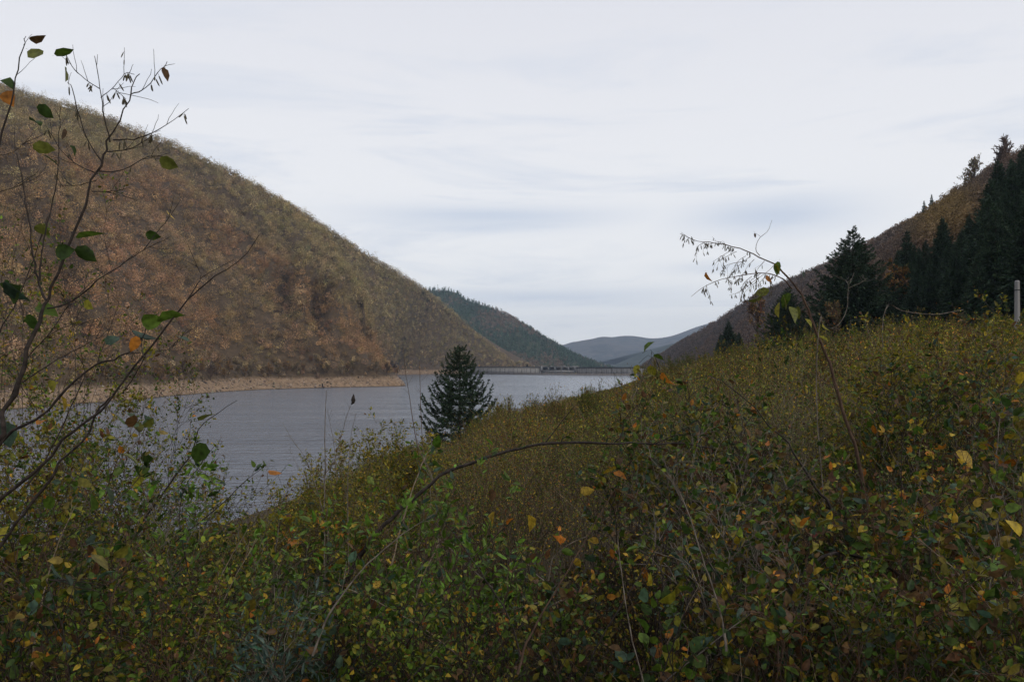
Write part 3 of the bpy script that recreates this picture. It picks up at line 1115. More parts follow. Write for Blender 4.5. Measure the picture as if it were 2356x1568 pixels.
# plantation on the lower slope
SP, u_, v_ = sample(GR, 60000, 0.0, 1.0)
SP = SP[(SP[:, 1] > 75) & (SP[:, 1] < 440)]
spx, spy = proj(SP)
k = spy > np.interp(spx, [1500, 2050, 2060, 2130, 2200, 2260, 2300, 2700], [900, 730, 640, 615, 590, 535, 440, 330]) + np.clip(17 * FPX / SP[:, 1] * .7, 15, 90)
SP, spx, spy = SP[k], spx[k], spy[k]
SP = SP[(spx > 2030) & (spx < 2520) & (spy > 380)]
sel = []
for p_ in SP[np.argsort(SP[:, 1] + rng.uniform(0, 260, len(SP)))]:
    if all((p_[0] - s_[0]) ** 2 + (p_[1] - s_[1]) ** 2 > (3.6 + .006 * p_[1]) ** 2 for s_ in sel):
        sel.append(p_)
    if len(sel) >= 290:
        break
for i, p_ in enumerate(sel):
    spruce('spruce_tree', tuple(p_ - np.array([0, 0, .5])), (m_s1, m_s2)[i % 2], 'dark spruce in the dense plantation on the right slope', 'spruces of the plantation on the right slope',
           scale=rng.uniform(.75, 1.1), rz=rng.uniform(0, 6), wide=rng.uniform(.9, 1.2))
print('plantation', len(sel))

# ------------------------------------------------------------------ broadleaved trees with bare limbs


def bare_tree_meshes(h, seed, spread=.5, leafn=0, pal=None, wts=None, lsize=.3, upf=.35, th=1.0):
    global rng
    keep, rng = rng, np.random.default_rng(seed)
    tr = Acc()
    K = 7
    z = np.linspace(0, 1, K)
    tp = np.column_stack([np.cumsum(rng.normal(0, .025, K)) * h, np.cumsum(rng.normal(0, .025, K)) * h, z * h * .8 - .3])[None]
    tubes(tr, tp, (h * .016 * th ** .5 * (1 - .8 * z))[None], 6)
    l1, t1 = grow(tp, 13, .25, 1.0, h * .42 * (spread / .5), .8, upf, 6, .15, .06)
    tubes(tr, l1, h * .007 * th ** .7 * (1 - .75 * np.linspace(0, 1, 6))[None], 4)
    l2, t2 = grow(l1, 7, .2, 1.0, h * .17, .7, upf, 4, .1, .08)
    tubes(tr, l2, h * .0032 * th * (1 - .7 * np.linspace(0, 1, 4))[None], 3)
    l3, t3 = grow(l2, 5, .2, 1.0, h * .085, .7, upf * .6, 3, .0, .08)
    tubes(tr, l3, h * .0018 * th * (1 - .6 * np.linspace(0, 1, 3))[None], 3)
    lf = None
    if leafn:
        lf = Acc()
        idx = rng.integers(0, len(l3), leafn)
        q, tg = along(l3, idx, rng.uniform(0, 1, leafn))
        leaves(lf, q + rvec(leafn) * lsize * .4, unit(tg + rvec(leafn)), lsize * rng.uniform(.6, 1.3, leafn), lsize * .7, pick(pal, wts, leafn), 'diamond', .3)
    out = tr.mesh('branches', M_bark_red), (lf.mesh('leaves', M_far) if lf else None)
    rng = keep
    return out


def btree(name, loc, meshes, label, group=None, scale=1.0, rz=0, tilt=0):
    r_ = link(name, None)
    r_.location = loc
    r_.scale = (scale,) * 3
    r_.rotation_euler = (0, tilt, rz)
    tag(r_, label, 'tree', group)
    link('branches', meshes[0], r_)
    if meshes[1]:
        link('leaves', meshes[1], r_)
    return r_


bt = [bare_tree_meshes(10, 30 + i, .55, (500, 900, 1500, 0)[i], [(.22, .13, .06), (.16, .15, .06), (.30, .16, .05), (.13, .09, .07)], [(4, 1, 2, 3), (1, 4, 1, 2), (1, 1, 4, 1), (1, 1, 1, 1)][i], .42, th=(2, 2, 2, 5)[i]) for i in range(4)]
# front row along the far shore
j = 0
uu = rng.uniform(0, 1, 400)
pts, u, v = sample(GL, 6000, 0.0, 0.25)
px, py = proj(pts)
k = (px > 150) & (px < 925) & (pts[:, 2] > 8) & (pts[:, 2] < 11.5) & (pts[:, 1] < 760)
pts = pts[k]
sel = []
for p_ in pts:
    if all((p_[0] - s_[0]) ** 2 + (p_[1] - s_[1]) ** 2 > 6 ** 2 for s_ in sel):
        sel.append(p_)
    if len(sel) >= 60:
        break
for i, p_ in enumerate(sel):
    btree('shore_tree', tuple(p_ - np.array([0, 0, .4])), bt[i % 4], 'brownish half bare tree in the front row above the stony far shore', 'trees along the far shore', scale=rng.uniform(.7, 1.25), rz=rng.uniform(0, 6))
print('shore trees', len(sel))
# skyline trees on the right ridge
for (px_, py_, top, D, m_, lab, til) in ((2312, 420, 322, 385, 3, 'bare leafless tree on the right skyline beside the top spruces', 0.05),
                                       (2262, 452, 368, 405, 1, 'sparse leafy tree leaning on the right skyline', -.35),
                                       (2235, 462, 398, 410, 1, 'small leafy tree low on the right skyline below the leaning one', -.55),
                                       (2195, 496, 436, 470, 3, 'small bare tree on the right skyline between spruce pair and leaning tree', 0),
                                       (2290, 436, 352, 390, 3, 'thin bare tree on the right skyline, close left of the tallest bare one', -.1)):
    b_ = P(px_, py_, D)
    btree('skyline_tree', tuple(b_), bt[m_], lab, scale=((py_ - top) / FPX * D) / 9.5, rz=px_, tilt=til)
for i, (px_, top, D) in enumerate(((2330, 385, 385), (2356, 366, 380), (2310, 412, 395), (2384, 340, 370))):
    b_ = P(px_, top + 75, D)
    spruce('spruce_tree', tuple(b_), m_s2, ('pointed dark spruce on the right skyline beside the tall bare tree', 'highest dark spruce at the right picture edge', 'low dark spruce on the skyline left of the pointed one', 'dark spruce just beyond the highest one on the skyline')[i], scale=(75 / FPX * D) / 17, rz=i, wide=1.0)
# autumn trees standing before the plantation, right of the big spruce
for i, (px_, top, bot, D, m_, lab) in enumerate(((2062, 620, 745, 150, 2, 'half bare rusty tree between the tall spruce and the plantation'),
                                              (2090, 640, 745, 160, 0, 'thin brown tree at the left edge of the plantation'),
                                              (2160, 520, 600, 330, 2, 'golden brown tree above the middle of the plantation'),
                                              (2195, 495, 570, 350, 2, 'orange brown tree at the upper edge of the plantation'),
                                              (1925, 700, 790, 118, 1, 'small olive green tree before the foot of the tall spruce'),
                                              (1740, 690, 790, 170, 0, 'small rusty tree on the lower right slope left of the rounded spruce'))):
    b_ = P(px_, bot, D)
    btree('autumn_tree', tuple(b_), bt[m_], lab, scale=((bot - top) / FPX * D) / 9.5, rz=i * 2)

# stump of driftwood on the far beach
b_ = P(742, 888, 640)
a = Acc()
st = np.array([[[0, 0, -.5], [.1, 0, .8], [.3, 0, 1.9]]], float)
tubes(a, st, np.array([[.8, .55, .3]]), 7)
l1, _ = grow(st, 9, .2, 1, 1.7, 1.1, .1, 4, -.2, .1)
tubes(a, l1, .2 * (1 - .7 * np.linspace(0, 1, 4))[None], 4)
o = link('tree_stump', a.mesh('tree_stump', M_bark), loc=tuple(b_))
tag(o, 'dark washed up stump with roots on the stony far shore', 'stump')

# ------------------------------------------------------------------ thickets (stuff)
MX = [-200, 300, 480, 560, 620, 700, 780, 860, 960, 1050, 1150, 1300, 1430, 1520, 1650, 1780, 1900, 2050, 2200, 2356, 2700]
MY = [1190, 1220, 1225, 1225, 1195, 1130, 1090, 1045, 1015, 1012, 942, 910, 888, 850, 815, 787, 764, 750, 746, 740, 728]
G_DK, G_MD, G_LT, G_BL = (.030, .056, .010), (.066, .108, .014), (.130, .175, .022), (.046, .080, .050)
Y_OL, Y_GR, Y_YE, O_RG, B_RN, R_ED = (.145, .122, .018), (.205, .190, .018), (.36, .24, .025), (.36, .135, .018), (.095, .052, .022), (.15, .028, .018)


def thicket(name, gain, n, y0, y1, hmax, stems, lpst, llen, lw, kind, pal, wts, radb=.006, pxmin=-250, pxmax=2650, sides=3, dmin=8.0, ypow=1.0, tleaf=.25, stemcol=None, toppx=None, spread=.30):
    y = y0 + (y1 - y0) * rng.uniform(0, 1, n) ** ypow
    pxx = rng.uniform(pxmin, pxmax, n)
    x = (pxx - CX) / FPX * y
    d = x - shore_x(y)
    k = d > dmin + rng.normal(0, 1.5, n)
    x, y, pxx = x[k], y[k], pxx[k]
    z = ground_z(x, y)
    top = CAMZ + (HY - np.interp(pxx, MX, toppx if toppx is not None else MY)) / FPX * y
    cl = fbm(np.column_stack([x / (1 + y * .03), y / (2 + y * .05), np.zeros(len(x))]), 17, 3)
    h = np.minimum(top - z, hmax) * np.clip(.82 + (cl - .5) * 1.5, .4, 1.12) * rng.uniform(.55, 1.06, len(x))
    k = h > .12
    x, y, z, h, pxx = x[k], y[k], z[k], h[k], pxx[k]
    m = len(x)
    c = fbm(np.column_stack([x / 3.5, y / 7, np.zeros(m)]), 7, 3)
    ii = np.repeat(np.arange(m), stems)
    ns = len(ii)
    hh = h[ii] * rng.uniform(.55, 1.0, ns)
    b = np.column_stack([x[ii], y[ii], z[ii] - .05]) + np.column_stack([rng.normal(0, .22, (ns, 2)) * h[ii][:, None] * .6, np.zeros(ns)])
    lean = rng.normal(0, spread, (ns, 2))
    K = 5
    s = np.linspace(0, 1, K)
    path = b[:, None, :] + np.zeros((ns, K, 3))
    path[:, :, 2] += hh[:, None] * (s - .12 * s ** 2 * np.linalg.norm(lean, axis=1)[:, None])[...] * 1.03
    path[:, :, :2] += lean[:, None, :] * (hh[:, None] * s ** 1.6)[:, :, None] + np.cumsum(rng.normal(0, .03, (ns, K, 2)), 1) * hh[:, None, None]
    acc = Acc()
    sc_ = np.clip(y[ii] / 10, .8, 6)
    bc = gain ** .5 * pick([(.045, .032, .022), (.10, .074, .052), (.22, .17, .115)], [3, 3, 2.2] if stemcol is None else stemcol, ns)
    tubes(acc, path, (radb * sc_)[:, None] * (1 - .7 * s)[None], sides)
    acc.CQ[-1] = np.repeat(bc, (K - 1) * sides, 0)
    jj = np.repeat(np.arange(ns), lpst)
    t = rng.uniform(tleaf, 1.02, len(jj)) ** .75
    p, tg = along(path, jj, np.minimum(t, .999))
    off = rvec(len(jj)) * (np.minimum(hh[jj], 2.0) * rng.uniform(.02, .16, len(jj)))[:, None]
    dd = unit(rvec(len(jj)) * 1.0 + tg * .5)
    # clumps of one hue: shift the palette by place
    cc = pick(pal, wts, len(jj), .22)
    g = np.clip((c[ii][jj] - .5) * 5, -1, 1)[:, None]
    cc = cc * (1 + g * np.array([.30, .05, -.10])) * gain
    g2 = np.clip((fbm(np.column_stack([x / 9, y / 22, np.zeros(m)]), 27, 3)[ii][jj] - .5) * 6, -1, 1)[:, None]
    cc = cc * np.exp(.28 * g2)
    ls = llen * np.clip(y[ii][jj] / ((y0 + y1) * .4), .65, 1.7) * rng.uniform(.6, 1.3, len(jj))
    leaves(acc, p + off, dd, ls, ls * lw, cc, kind, .35)
    o = link(name, acc.mesh(name, M_leaf))
    tag(o, kind='stuff')
    print(name, m, ns, len(jj))
    return o


PAL = [G_DK, G_MD, G_LT, Y_OL, Y_GR, Y_YE, O_RG, B_RN]
thicket('distant_scrub', 1.3, 5600, 125, 900, 5.0, 6, 16, .30, .7, 'diamond', PAL, [2, 2, .3, 5, .8, .2, .2, 5], radb=.006, pxmin=1120, pxmax=2500, ypow=1.2, tleaf=.1, dmin=9)
thicket('far_thicket', 1.5, 7600, 24, 130, 3.4, 10, 13, .062, .6, 'diamond', PAL, [2.2, 2.2, .6, 5, 1.4, .5, .2, 6], radb=.0036, ypow=.75, pxmin=-100, dmin=2, tleaf=.05)
thicket('middle_thicket', 1.5, 4500, 6, 25, 1.8, 14, 20, .026, .6, 'diamond', PAL, [3.5, 2.6, 1.0, 3.6, 1.4, .9, .5, 5], radb=.0027, ypow=.8, dmin=8, spread=.38, pxmax=3200)
NY = [1180, 1180, 1180, 1220, 1260, 1270, 1280, 1290, 1300, 1310, 1310, 1290, 1240, 1160, 1100, 1060, 1030, 1000, 980, 960, 950]
thicket('near_undergrowth', 1.0, 1780, 1.9, 8, 1.5, 15, 16, .020, .6, 'diamond', PAL + [G_BL], [5, 3.5, 1.2, 4, 1.2, .8, .4, 6, 1.5], radb=.0028, ypow=.8, pxmax=3200, toppx=NY, tleaf=.1, spread=.55)

# separate bushes that stand out of the thicket, copied from a few grown ones


def bush_meshes(seed, pal, wts, h=2.4, w=1.5, stems=60, nl=7000, ls=.06, up=.35):
    global rng
    keep, rng = rng, np.random.default_rng(seed)
    K = 7
    s = np.linspace(0, 1, K)
    an = rng.uniform(0, 6.28, stems)
    ra = w * rng.uniform(.05, 1.0, stems) ** .7
    hh = h * (1 - .45 * (ra / w) ** 2) * rng.uniform(.65, 1.08, stems)
    st = np.zeros((stems, K, 3))
    st[:, :, 0] = np.cos(an)[:, None] * ra[:, None] * (.15 + .85 * s ** 1.3)
    st[:, :, 1] = np.sin(an)[:, None] * ra[:, None] * (.15 + .85 * s ** 1.3)
    st[:, :, 2] = hh[:, None] * s
    st += np.cumsum(rng.normal(0, .012, st.shape), 1) * h
    tr = Acc()
    tubes(tr, st, .009 * (1 - .75 * s)[None] * np.ones((stems, 1)), 3)
    tw, _ = grow(st, 6, .3, .98, h * .22, .6, up, 4, 0, .06)
    tubes(tr, tw, np.array([[.004, .0035, .003, .002]]), 3)
    lf = Acc()
    lo = np.array(wts, float)
    idx = rng.integers(0, len(tw), nl)
    p, tg = along(tw, idx, rng.uniform(.1, 1, nl))
    leaves(lf, p + rvec(nl) * .03, unit(tg * .5 + rvec(nl)), ls * rng.uniform(.6, 1.3, nl), ls * .55, pick(pal, wts, nl, .25) * 1.12, 'diamond', .35)
    out = tr.mesh('stems', M_bark_red), lf.mesh('leaves', M_leaf)
    rng = keep
    return out


BM = [bush_meshes(201, PAL, [3, 3, .6, 6, 2.4, 1, .3, 2.5]), bush_meshes(202, PAL, [2, 2, .3, 4, 1, .4, .5, 6], nl=4500), bush_meshes(203, PAL, [3, 5, 2, 3, 3, .6, .2, 1.2]),
      bush_meshes(204, PAL, [1, 1.4, .4, 5, 3, 2.4, .6, 2], w=1.2, nl=3600, ls=.055), bush_meshes(205, PAL, [6, 5, .6, 2, .6, .2, .2, 2], w=1.8, nl=8000)]


def bush(px_, D, top, m, label, group=None, wide=1.0):
    x = (px_ - CX) / FPX * D
    g = gz(x, D) - .08
    h = max(CAMZ + (HY - top) / FPX * D - g, .5)
    r_ = link('thicket_bush', None, loc=(x, D, g))
    r_.scale = (h / 2.5 * wide, h / 2.5 * wide, h / 2.5)
    r_.rotation_euler.z = rng.uniform(0, 6)
    tag(r_, label, 'bush', group)
    link('stems', BM[m][0], r_)
    link('leaves', BM[m][1], r_)


nb = 0
for t_ in range(400):
    px_ = rng.uniform(1060, 2500)
    D = 13 + 110 * rng.uniform() ** 1.3
    x = (px_ - CX) / FPX * D
    if x - shore_x(D) < 12:
        continue
    t0 = float(np.interp(px_, MX, MY))
    g = gz(x, D)
    h = CAMZ + (HY - t0 + rng.uniform(-22, 34)) / FPX * D - g
    if h < .9 or h > 5:
        continue
    bush(px_, D, HY - (g + h - CAMZ) / D * FPX, int(rng.choice(5, p=[.26, .26, .18, .16, .14])), 'rounded olive or brown bush standing out of the thicket on the right bank', 'bushes of the thicket on the right bank', rng.uniform(.55, 1.0))
    nb += 1
    if nb >= 150:
        break
for i, (px_, D, top, m, wd, lab) in enumerate(((1490, 92, 838, 0, 1.5, 'olive bush at the far end of the thicket, nearest to the dam'), (1240, 70, 905, 1, 1.5, 'brown bush on the edge of the thicket right of the lone spruce'),
                                          (2090, 26, 712, 3, 1.0, 'yellow leaved bush before the foot of the plantation'), (2170, 24, 722, 3, 1.1, 'yellow speckled bush below the middle of the plantation'),
                                          (2330, 24, 700, 2, 1.0, 'green bush under the concrete post at the right edge'), (1985, 40, 748, 2, 1.2, 'green bush under the tall dark spruce'),
                                          (2290, 17, 770, 4, 1.0, 'dark green bush in the hollow left of the concrete post'))):
    bush(px_, D, top, m, lab, None, wd)

# ------------------------------------------------------------------ near plants, one object each


def pix(pts, D0, D1, K):
    pts = np.array(pts, float)
    D = np.linspace(D0, D1, len(pts))
    return smooth_path(np.column_stack([(pts[:, 0] - CX) / FPX * D, D, CAMZ + (HY - pts[:, 1]) / FPX * D]), K)


class Plant:
    def __init__(self, name, label, cat, base, group=None, bark=M_bark):
        self.base = np.array(base, float)
        self.root = link(name, None, loc=tuple(self.base))
        tag(self.root, label, cat, group)
        self.b, self.l, self.c, self.bark, self.nc = Acc(), Acc(), Acc(), bark, 0

    def stem(self, pts, D0, D1, r0, r1, K=16, sides=6, raw=False, wob=.42):
        p = np.array(pts) if raw else pix(pts, D0, D1, K)
        K = len(p)
        w = rng.normal(0, 1, (K, 3)) * r0 * wob
        w[0] = 0
        p = p + w
        r = r0 + (r1 - r0) * np.linspace(0, 1, K) ** .8
        r = r * (1 + .12 * rng.normal(size=K).clip(-1, 1))
        tubes(self.b, p[None], r[None], sides)
        return p[None]

    def leaf_at(self, pxy, D, size_px, col, ang=None, kind='blade', wr=.75, flat=.3, depthdir=0.0):
        p = P(pxy[0], pxy[1], D)
        L = size_px / FPX * D
        an = rng.uniform(-2.6, -.4) if ang is None else ang
        d = unit(np.array([[math.cos(an), rng.normal(0, .35) + depthdir, math.sin(an)]]))
        leaves(self.l, p[None], d, L, L * wr, np.clip(np.array([col]) * np.exp(rng.normal(0, .1)), 0, .8), kind, flat)

    def twig_leaves(self, paths, n, t0, t1, L, wr, pal, wts, kind, flat=.5, out=.9, pet=.0):
        idx = np.repeat(np.arange(len(paths)), n)
        if not len(idx):
            return
        p, tg = along(paths, idx, rng.uniform(t0, t1, len(idx)))
        perp = unit(np.cross(tg, rvec(len(idx))))
        d = unit(tg * .6 + perp * out)
        ls = L * np.clip(rng.lognormal(-.22, .36, len(idx)), .3, 1.4)
        leaves(self.l, p + perp * pet, d, ls, ls * wr, pick(pal, wts, len(idx), .2), kind, flat)

    def catkins(self, path, n, L=.03, t0=.1):
        idx = np.repeat(np.arange(len(path)), n)
        p, tg = along(path, idx, rng.uniform(t0, 1, len(idx)))
        for q in p:
            k = 2 if rng.uniform() < .7 else 1
            d = unit(np.column_stack([rng.normal(0, .3, k), rng.normal(0, .3, k), -np.ones(k)]))
            ln = L * rng.uniform(.6, 1.2, k)[:, None, None]
            s = np.array([0, .25, .35, .8, 1.0])[None, :, None]
            pa = q[None, None] + d[:, None] * ln * s
            one = self.nc < 98
            a = Acc() if one else self.c
            tubes(a, pa, np.array([[.0004, .0005, .0021, .0023, .0008]]) * (L / .03), 5, (.10, .085, .05))
            if one:
                link('catkin', a.mesh('catkin', M_leaf, False, self.base), self.root)
                self.nc += 1

    def done(self, bname='stems'):
        if self.b.V:
            link(bname, self.b.mesh(bname, self.bark, True, self.base), self.root)
        if self.l.V:
            link('leaves', self.l.mesh('leaves', M_leaf, False, self.base), self.root)
        if self.c.V:
            tag(link('catkins', self.c.mesh('catkins', M_leaf, False, self.base), self.root), kind='stuff')


GREENS = [G_DK, G_MD, G_LT, G_BL]

# --- hazel sapling at the left edge, about two metres from the camera
bx, by = -1.95, 2.2
hz = Plant('hazel_sapling', 'dark branched hazel sapling with catkins and few leaves filling the left edge', 'sapling', (bx, by, gz(bx, by) - .05))
foot = [(-380, 2350), (-150, 1700)]
D = 2.3
A = hz.stem([(-420, 2300), (-170, 1560), (-60, 1150), (0, 998), (14, 945), (53, 860), (88, 737), (109, 688), (155, 560), (229, 384), (253, 327), (292, 246), (306, 197), (320, 169)], 2.2, 2.45, .0098, .0011, 44, 7)
hzb = []
for pts, r0, r1, nc in (([(253, 327), (239, 261), (229, 197), (218, 130)], .0025, .0009, 0), ([(229, 204), (197, 183), (169, 158), (150, 122)], .0016, .0009, 3),
                        ([(261, 322), (317, 319), (370, 296), (435, 250)], .0023, .0008, 7), ([(246, 349), (299, 342), (359, 310)], .0021, .0009, 2),
                        ([(229, 394), (282, 391), (334, 363), (373, 359)], .0022, .0009, 1), ([(301, 217), (334, 204), (366, 165), (386, 143)], .0018, .0009, 4),
                        ([(236, 373), (204, 327), (180, 261), (165, 200), (155, 190)], .0024, .0009, 3), ([(232, 225), (261, 201), (289, 169), (310, 172)], .0013, .0008, 7),
                        ([(261, 203), (275, 215), (290, 228)], .001, .0007, 3), ([(211, 440), (261, 440), (303, 430)], .0017, .0007, 1),
                        ([(222, 415), (180, 426), (134, 426)], .0016, .0007, 0), ([(225, 400), (176, 378), (141, 345), (106, 287)], .002, .0008, 1)):
    p = hz.stem(pts, 2.42, 2.42, r0, r1, 12, 5)
    hzb.append(p)
    if nc:
        hz.catkins(p, nc)
for pts, r0, r1 in (([(106, 690), (90, 653), (77, 579), (63, 491), (53, 423), (40, 350)], .0045, .0012), ([(92, 646), (95, 590), (106, 528), (130, 423), (136, 334), (140, 246)], .0035, .001),
                    ([(-120, 1150), (-60, 640), (-20, 420), (0, 331), (25, 239), (42, 158), (56, 99), (60, 86)], .0055, .001),
                    ([(-90, 1200), (0, 1012), (85, 966), (151, 899), (218, 838), (264, 825), (310, 801), (338, 751)], .0062, .0016),
                    ([(-160, 1500), (0, 1255), (53, 1185), (116, 1100), (141, 1055), (190, 1016), (231, 938), (257, 913)], .0060, .003),
                    ([(-120, 1330), (0, 1153), (109, 1055), (165, 991), (225, 949), (257, 913), (331, 822), (405, 723), (437, 684), (504, 628), (549, 604), (595, 544)], .0066, .001),
                    ([(430, 691), (461, 642), (458, 621), (445, 600)], .002, .0007), ([(331, 822), (325, 790), (322, 770)], .0022, .0012),
                    ([(334, 820), (300, 880), (280, 905)], .002, .0016),
                    ([(109, 709), (169, 691), (229, 642), (282, 607), (331, 575), (391, 545)], .0036, .0009), ([(331, 575), (359, 537), (380, 512), (391, 492)], .0017, .0007),
                    ([(50, 880), (110, 840), (200, 790), (240, 770)], .0025, .001), ([(20, 930), (60, 830), (120, 760), (160, 700), (235, 625)], .0025, .0009),
                    ([(-60, 900), (0, 760), (35, 700), (75, 600), (110, 500)], .003, .001), ([(-20, 360), (30, 350), (75, 310)], .0015, .0008),
                    ([(0, 441), (50, 425), (110, 395)], .0014, .0007), ([(358, 808), (395, 800), (420, 775)], .0016, .0008),
                    ([(120, 741), (180, 745), (240, 735)], .0013, .0007), ([(60, 1120), (110, 1050), (180, 900), (195, 850), (160, 790)], .003, .001),
                    ([(-60, 1430), (60, 1395), (130, 1330), (170, 1270)], .0035, .0014), ([(-60, 1240), (60, 1225), (160, 1215), (260, 1195)], .0028, .001)):
    p = hz.stem(pts, 2.3, 2.36, r0 * .85, r1 * .85, 22, 6)
    hzb.append(p)
allp = [smooth_path(p[0], 12) for p in hzb]
allp = np.array(allp)
tw, _ = grow(allp, 3, .25, .95, .10, .7, .25, 5, .02, .05)
tubes(hz.b, tw, np.array([[.0010, .0009, .0008, .0007, .0005]]), 4)
hz.catkins(tw[rng.uniform(size=len(tw)) < .16], 2, .022)
GY = (.12, .13, .025)
for x_, y_, s_, c_, a_ in ((62, 92, 34, B_RN, .1), (60, 112, 46, GY, -.5), (120, 128, 42, G_MD, .05), (150, 150, 36, GY, -1.4), (372, 150, 30, B_RN, -1.3), (8, 205, 40, O_RG, -1.0),
                           (0, 180, 34, G_DK, -.6), (80, 238, 40, G_DK, -.7), (68, 276, 34, G_DK, -.3), (66, 335, 44, GY, -.1), (88, 352, 44, G_DK, -.4), (150, 292, 26, B_RN, -1.7), (158, 330, 24, G_DK, -1.0),
                           (360, 362, 40, GY, -.35), (380, 480, 26, Y_YE, -.9), (330, 535, 30, G_DK, -.3), (72, 520, 34, GY, -.4), (165, 548, 62, G_MD, .05), (120, 585, 44, G_DK, .2), (165, 565, 50, G_DK, -.6),
                           (10, 680, 66, G_DK, .3), (75, 700, 54, G_MD, -.5), (60, 715, 46, G_DK, -1.2), (190, 690, 30, Y_GR, -.6), (238, 772, 44, G_BL, -.4), (290, 755, 56, G_BL, -.25), (320, 768, 36, O_RG, -1.9),
                           (318, 742, 46, G_MD, .1), (352, 742, 58, G_MD, .25), (410, 770, 32, G_BL, -.5), (0, 640, 60, G_BL, -.9), (455, 970, 46, GY, .5), (470, 1010, 50, G_DK, -2.0), (275, 1038, 46, GY, -.6),
                           (305, 1072, 46, G_DK, -.4), (140, 905, 36, Y_YE, -1.3), (80, 965, 28, O_RG, -.2), (330, 985, 30, GY, .8), (110, 870, 30, Y_GR, -1), (0, 960, 60, G_BL, -1.2),
                           (180, 1260, 60, G_BL, .2), (205, 1270, 50, Y_OL, -.5), (120, 1290, 50, G_BL, -1), (130, 1360, 50, G_DK, -1.8), (240, 1110, 50, G_DK, -.8), (215, 1130, 46, G_MD, -2)):
    hz.leaf_at((x_, y_), 2.34 + rng.normal(0, .03), s_ * 1.08, c_, a_, 'blade', rng.uniform(.62, .85), .2)
hz.done('branches')
# one leaf and its twig stand on stems seen above; give the low big leaves their carrying shoot
SPEC = {
    # stems, twigs per stem, leaves per twig, leaf length, width ratio, kind, palette, weights, arch, twig length factor, stem radius
    'rose': (15, 15, 14, .021, .62, 'blade', [G_DK, G_MD, G_LT, Y_GR, Y_YE, O_RG, Y_OL, B_RN], [4, 6, 3, 3, .7, .3, 3, 2], .40, .30, .0030),
    'elder': (9, 11, 9, .046, .40, 'blade', [G_DK, G_MD, (.105, .185, .022), Y_GR, G_BL], [2, 6, 8, .5, 2], .30, .30, .0042),
    'bramble': (12, 13, 6, .038, .62, 'blade', [G_DK, G_MD, G_LT, G_BL, Y_OL, B_RN, O_RG, R_ED, Y_YE], [4, 4, 1.2, 2.5, 5, 4, .3, .05, .5], .7, .26, .0042),
    'hazel': (9, 11, 5, .050, .72, 'blade', [G_DK, G_MD, Y_GR, Y_YE, O_RG, B_RN, G_BL, Y_OL], [4, 4, 2.2, .9, .4, 2, 2, 3], .25, .30, .0045),
    'willow': (18, 12, 12, .034, .50, 'blade', [G_MD, Y_OL, Y_GR, Y_YE, B_RN], [2, 5, 5, 1.3, 1.5], .12, .26, .0026),
    'maple': (6, 9, 7, .046, .95, 'lobed', [Y_YE, O_RG, Y_GR, G_MD, B_RN], [3, 2, 3, 3, 1], .25, .30, .0040),
    'bluegreen': (20, 12, 12, .036, .24, 'blade', [(.055, .09, .07), (.04, .075, .055), (.08, .115, .085)], [4, 3, 2], .5, .28, .0026),
    'twiggy': (20, 13, 3, .024, .6, 'blade', [Y_OL, Y_YE, B_RN, G_MD], [4, 2, 3, 3], .25, .30, .0032),
}
CAT = {'rose': 'rose_bush', 'elder': 'elder_bush', 'bramble': 'bramble_bush', 'hazel': 'hazel_bush', 'willow': 'willow_bush', 'maple': 'maple_seedling', 'bluegreen': 'mugwort_clump', 'twiggy': 'twiggy_bush'}


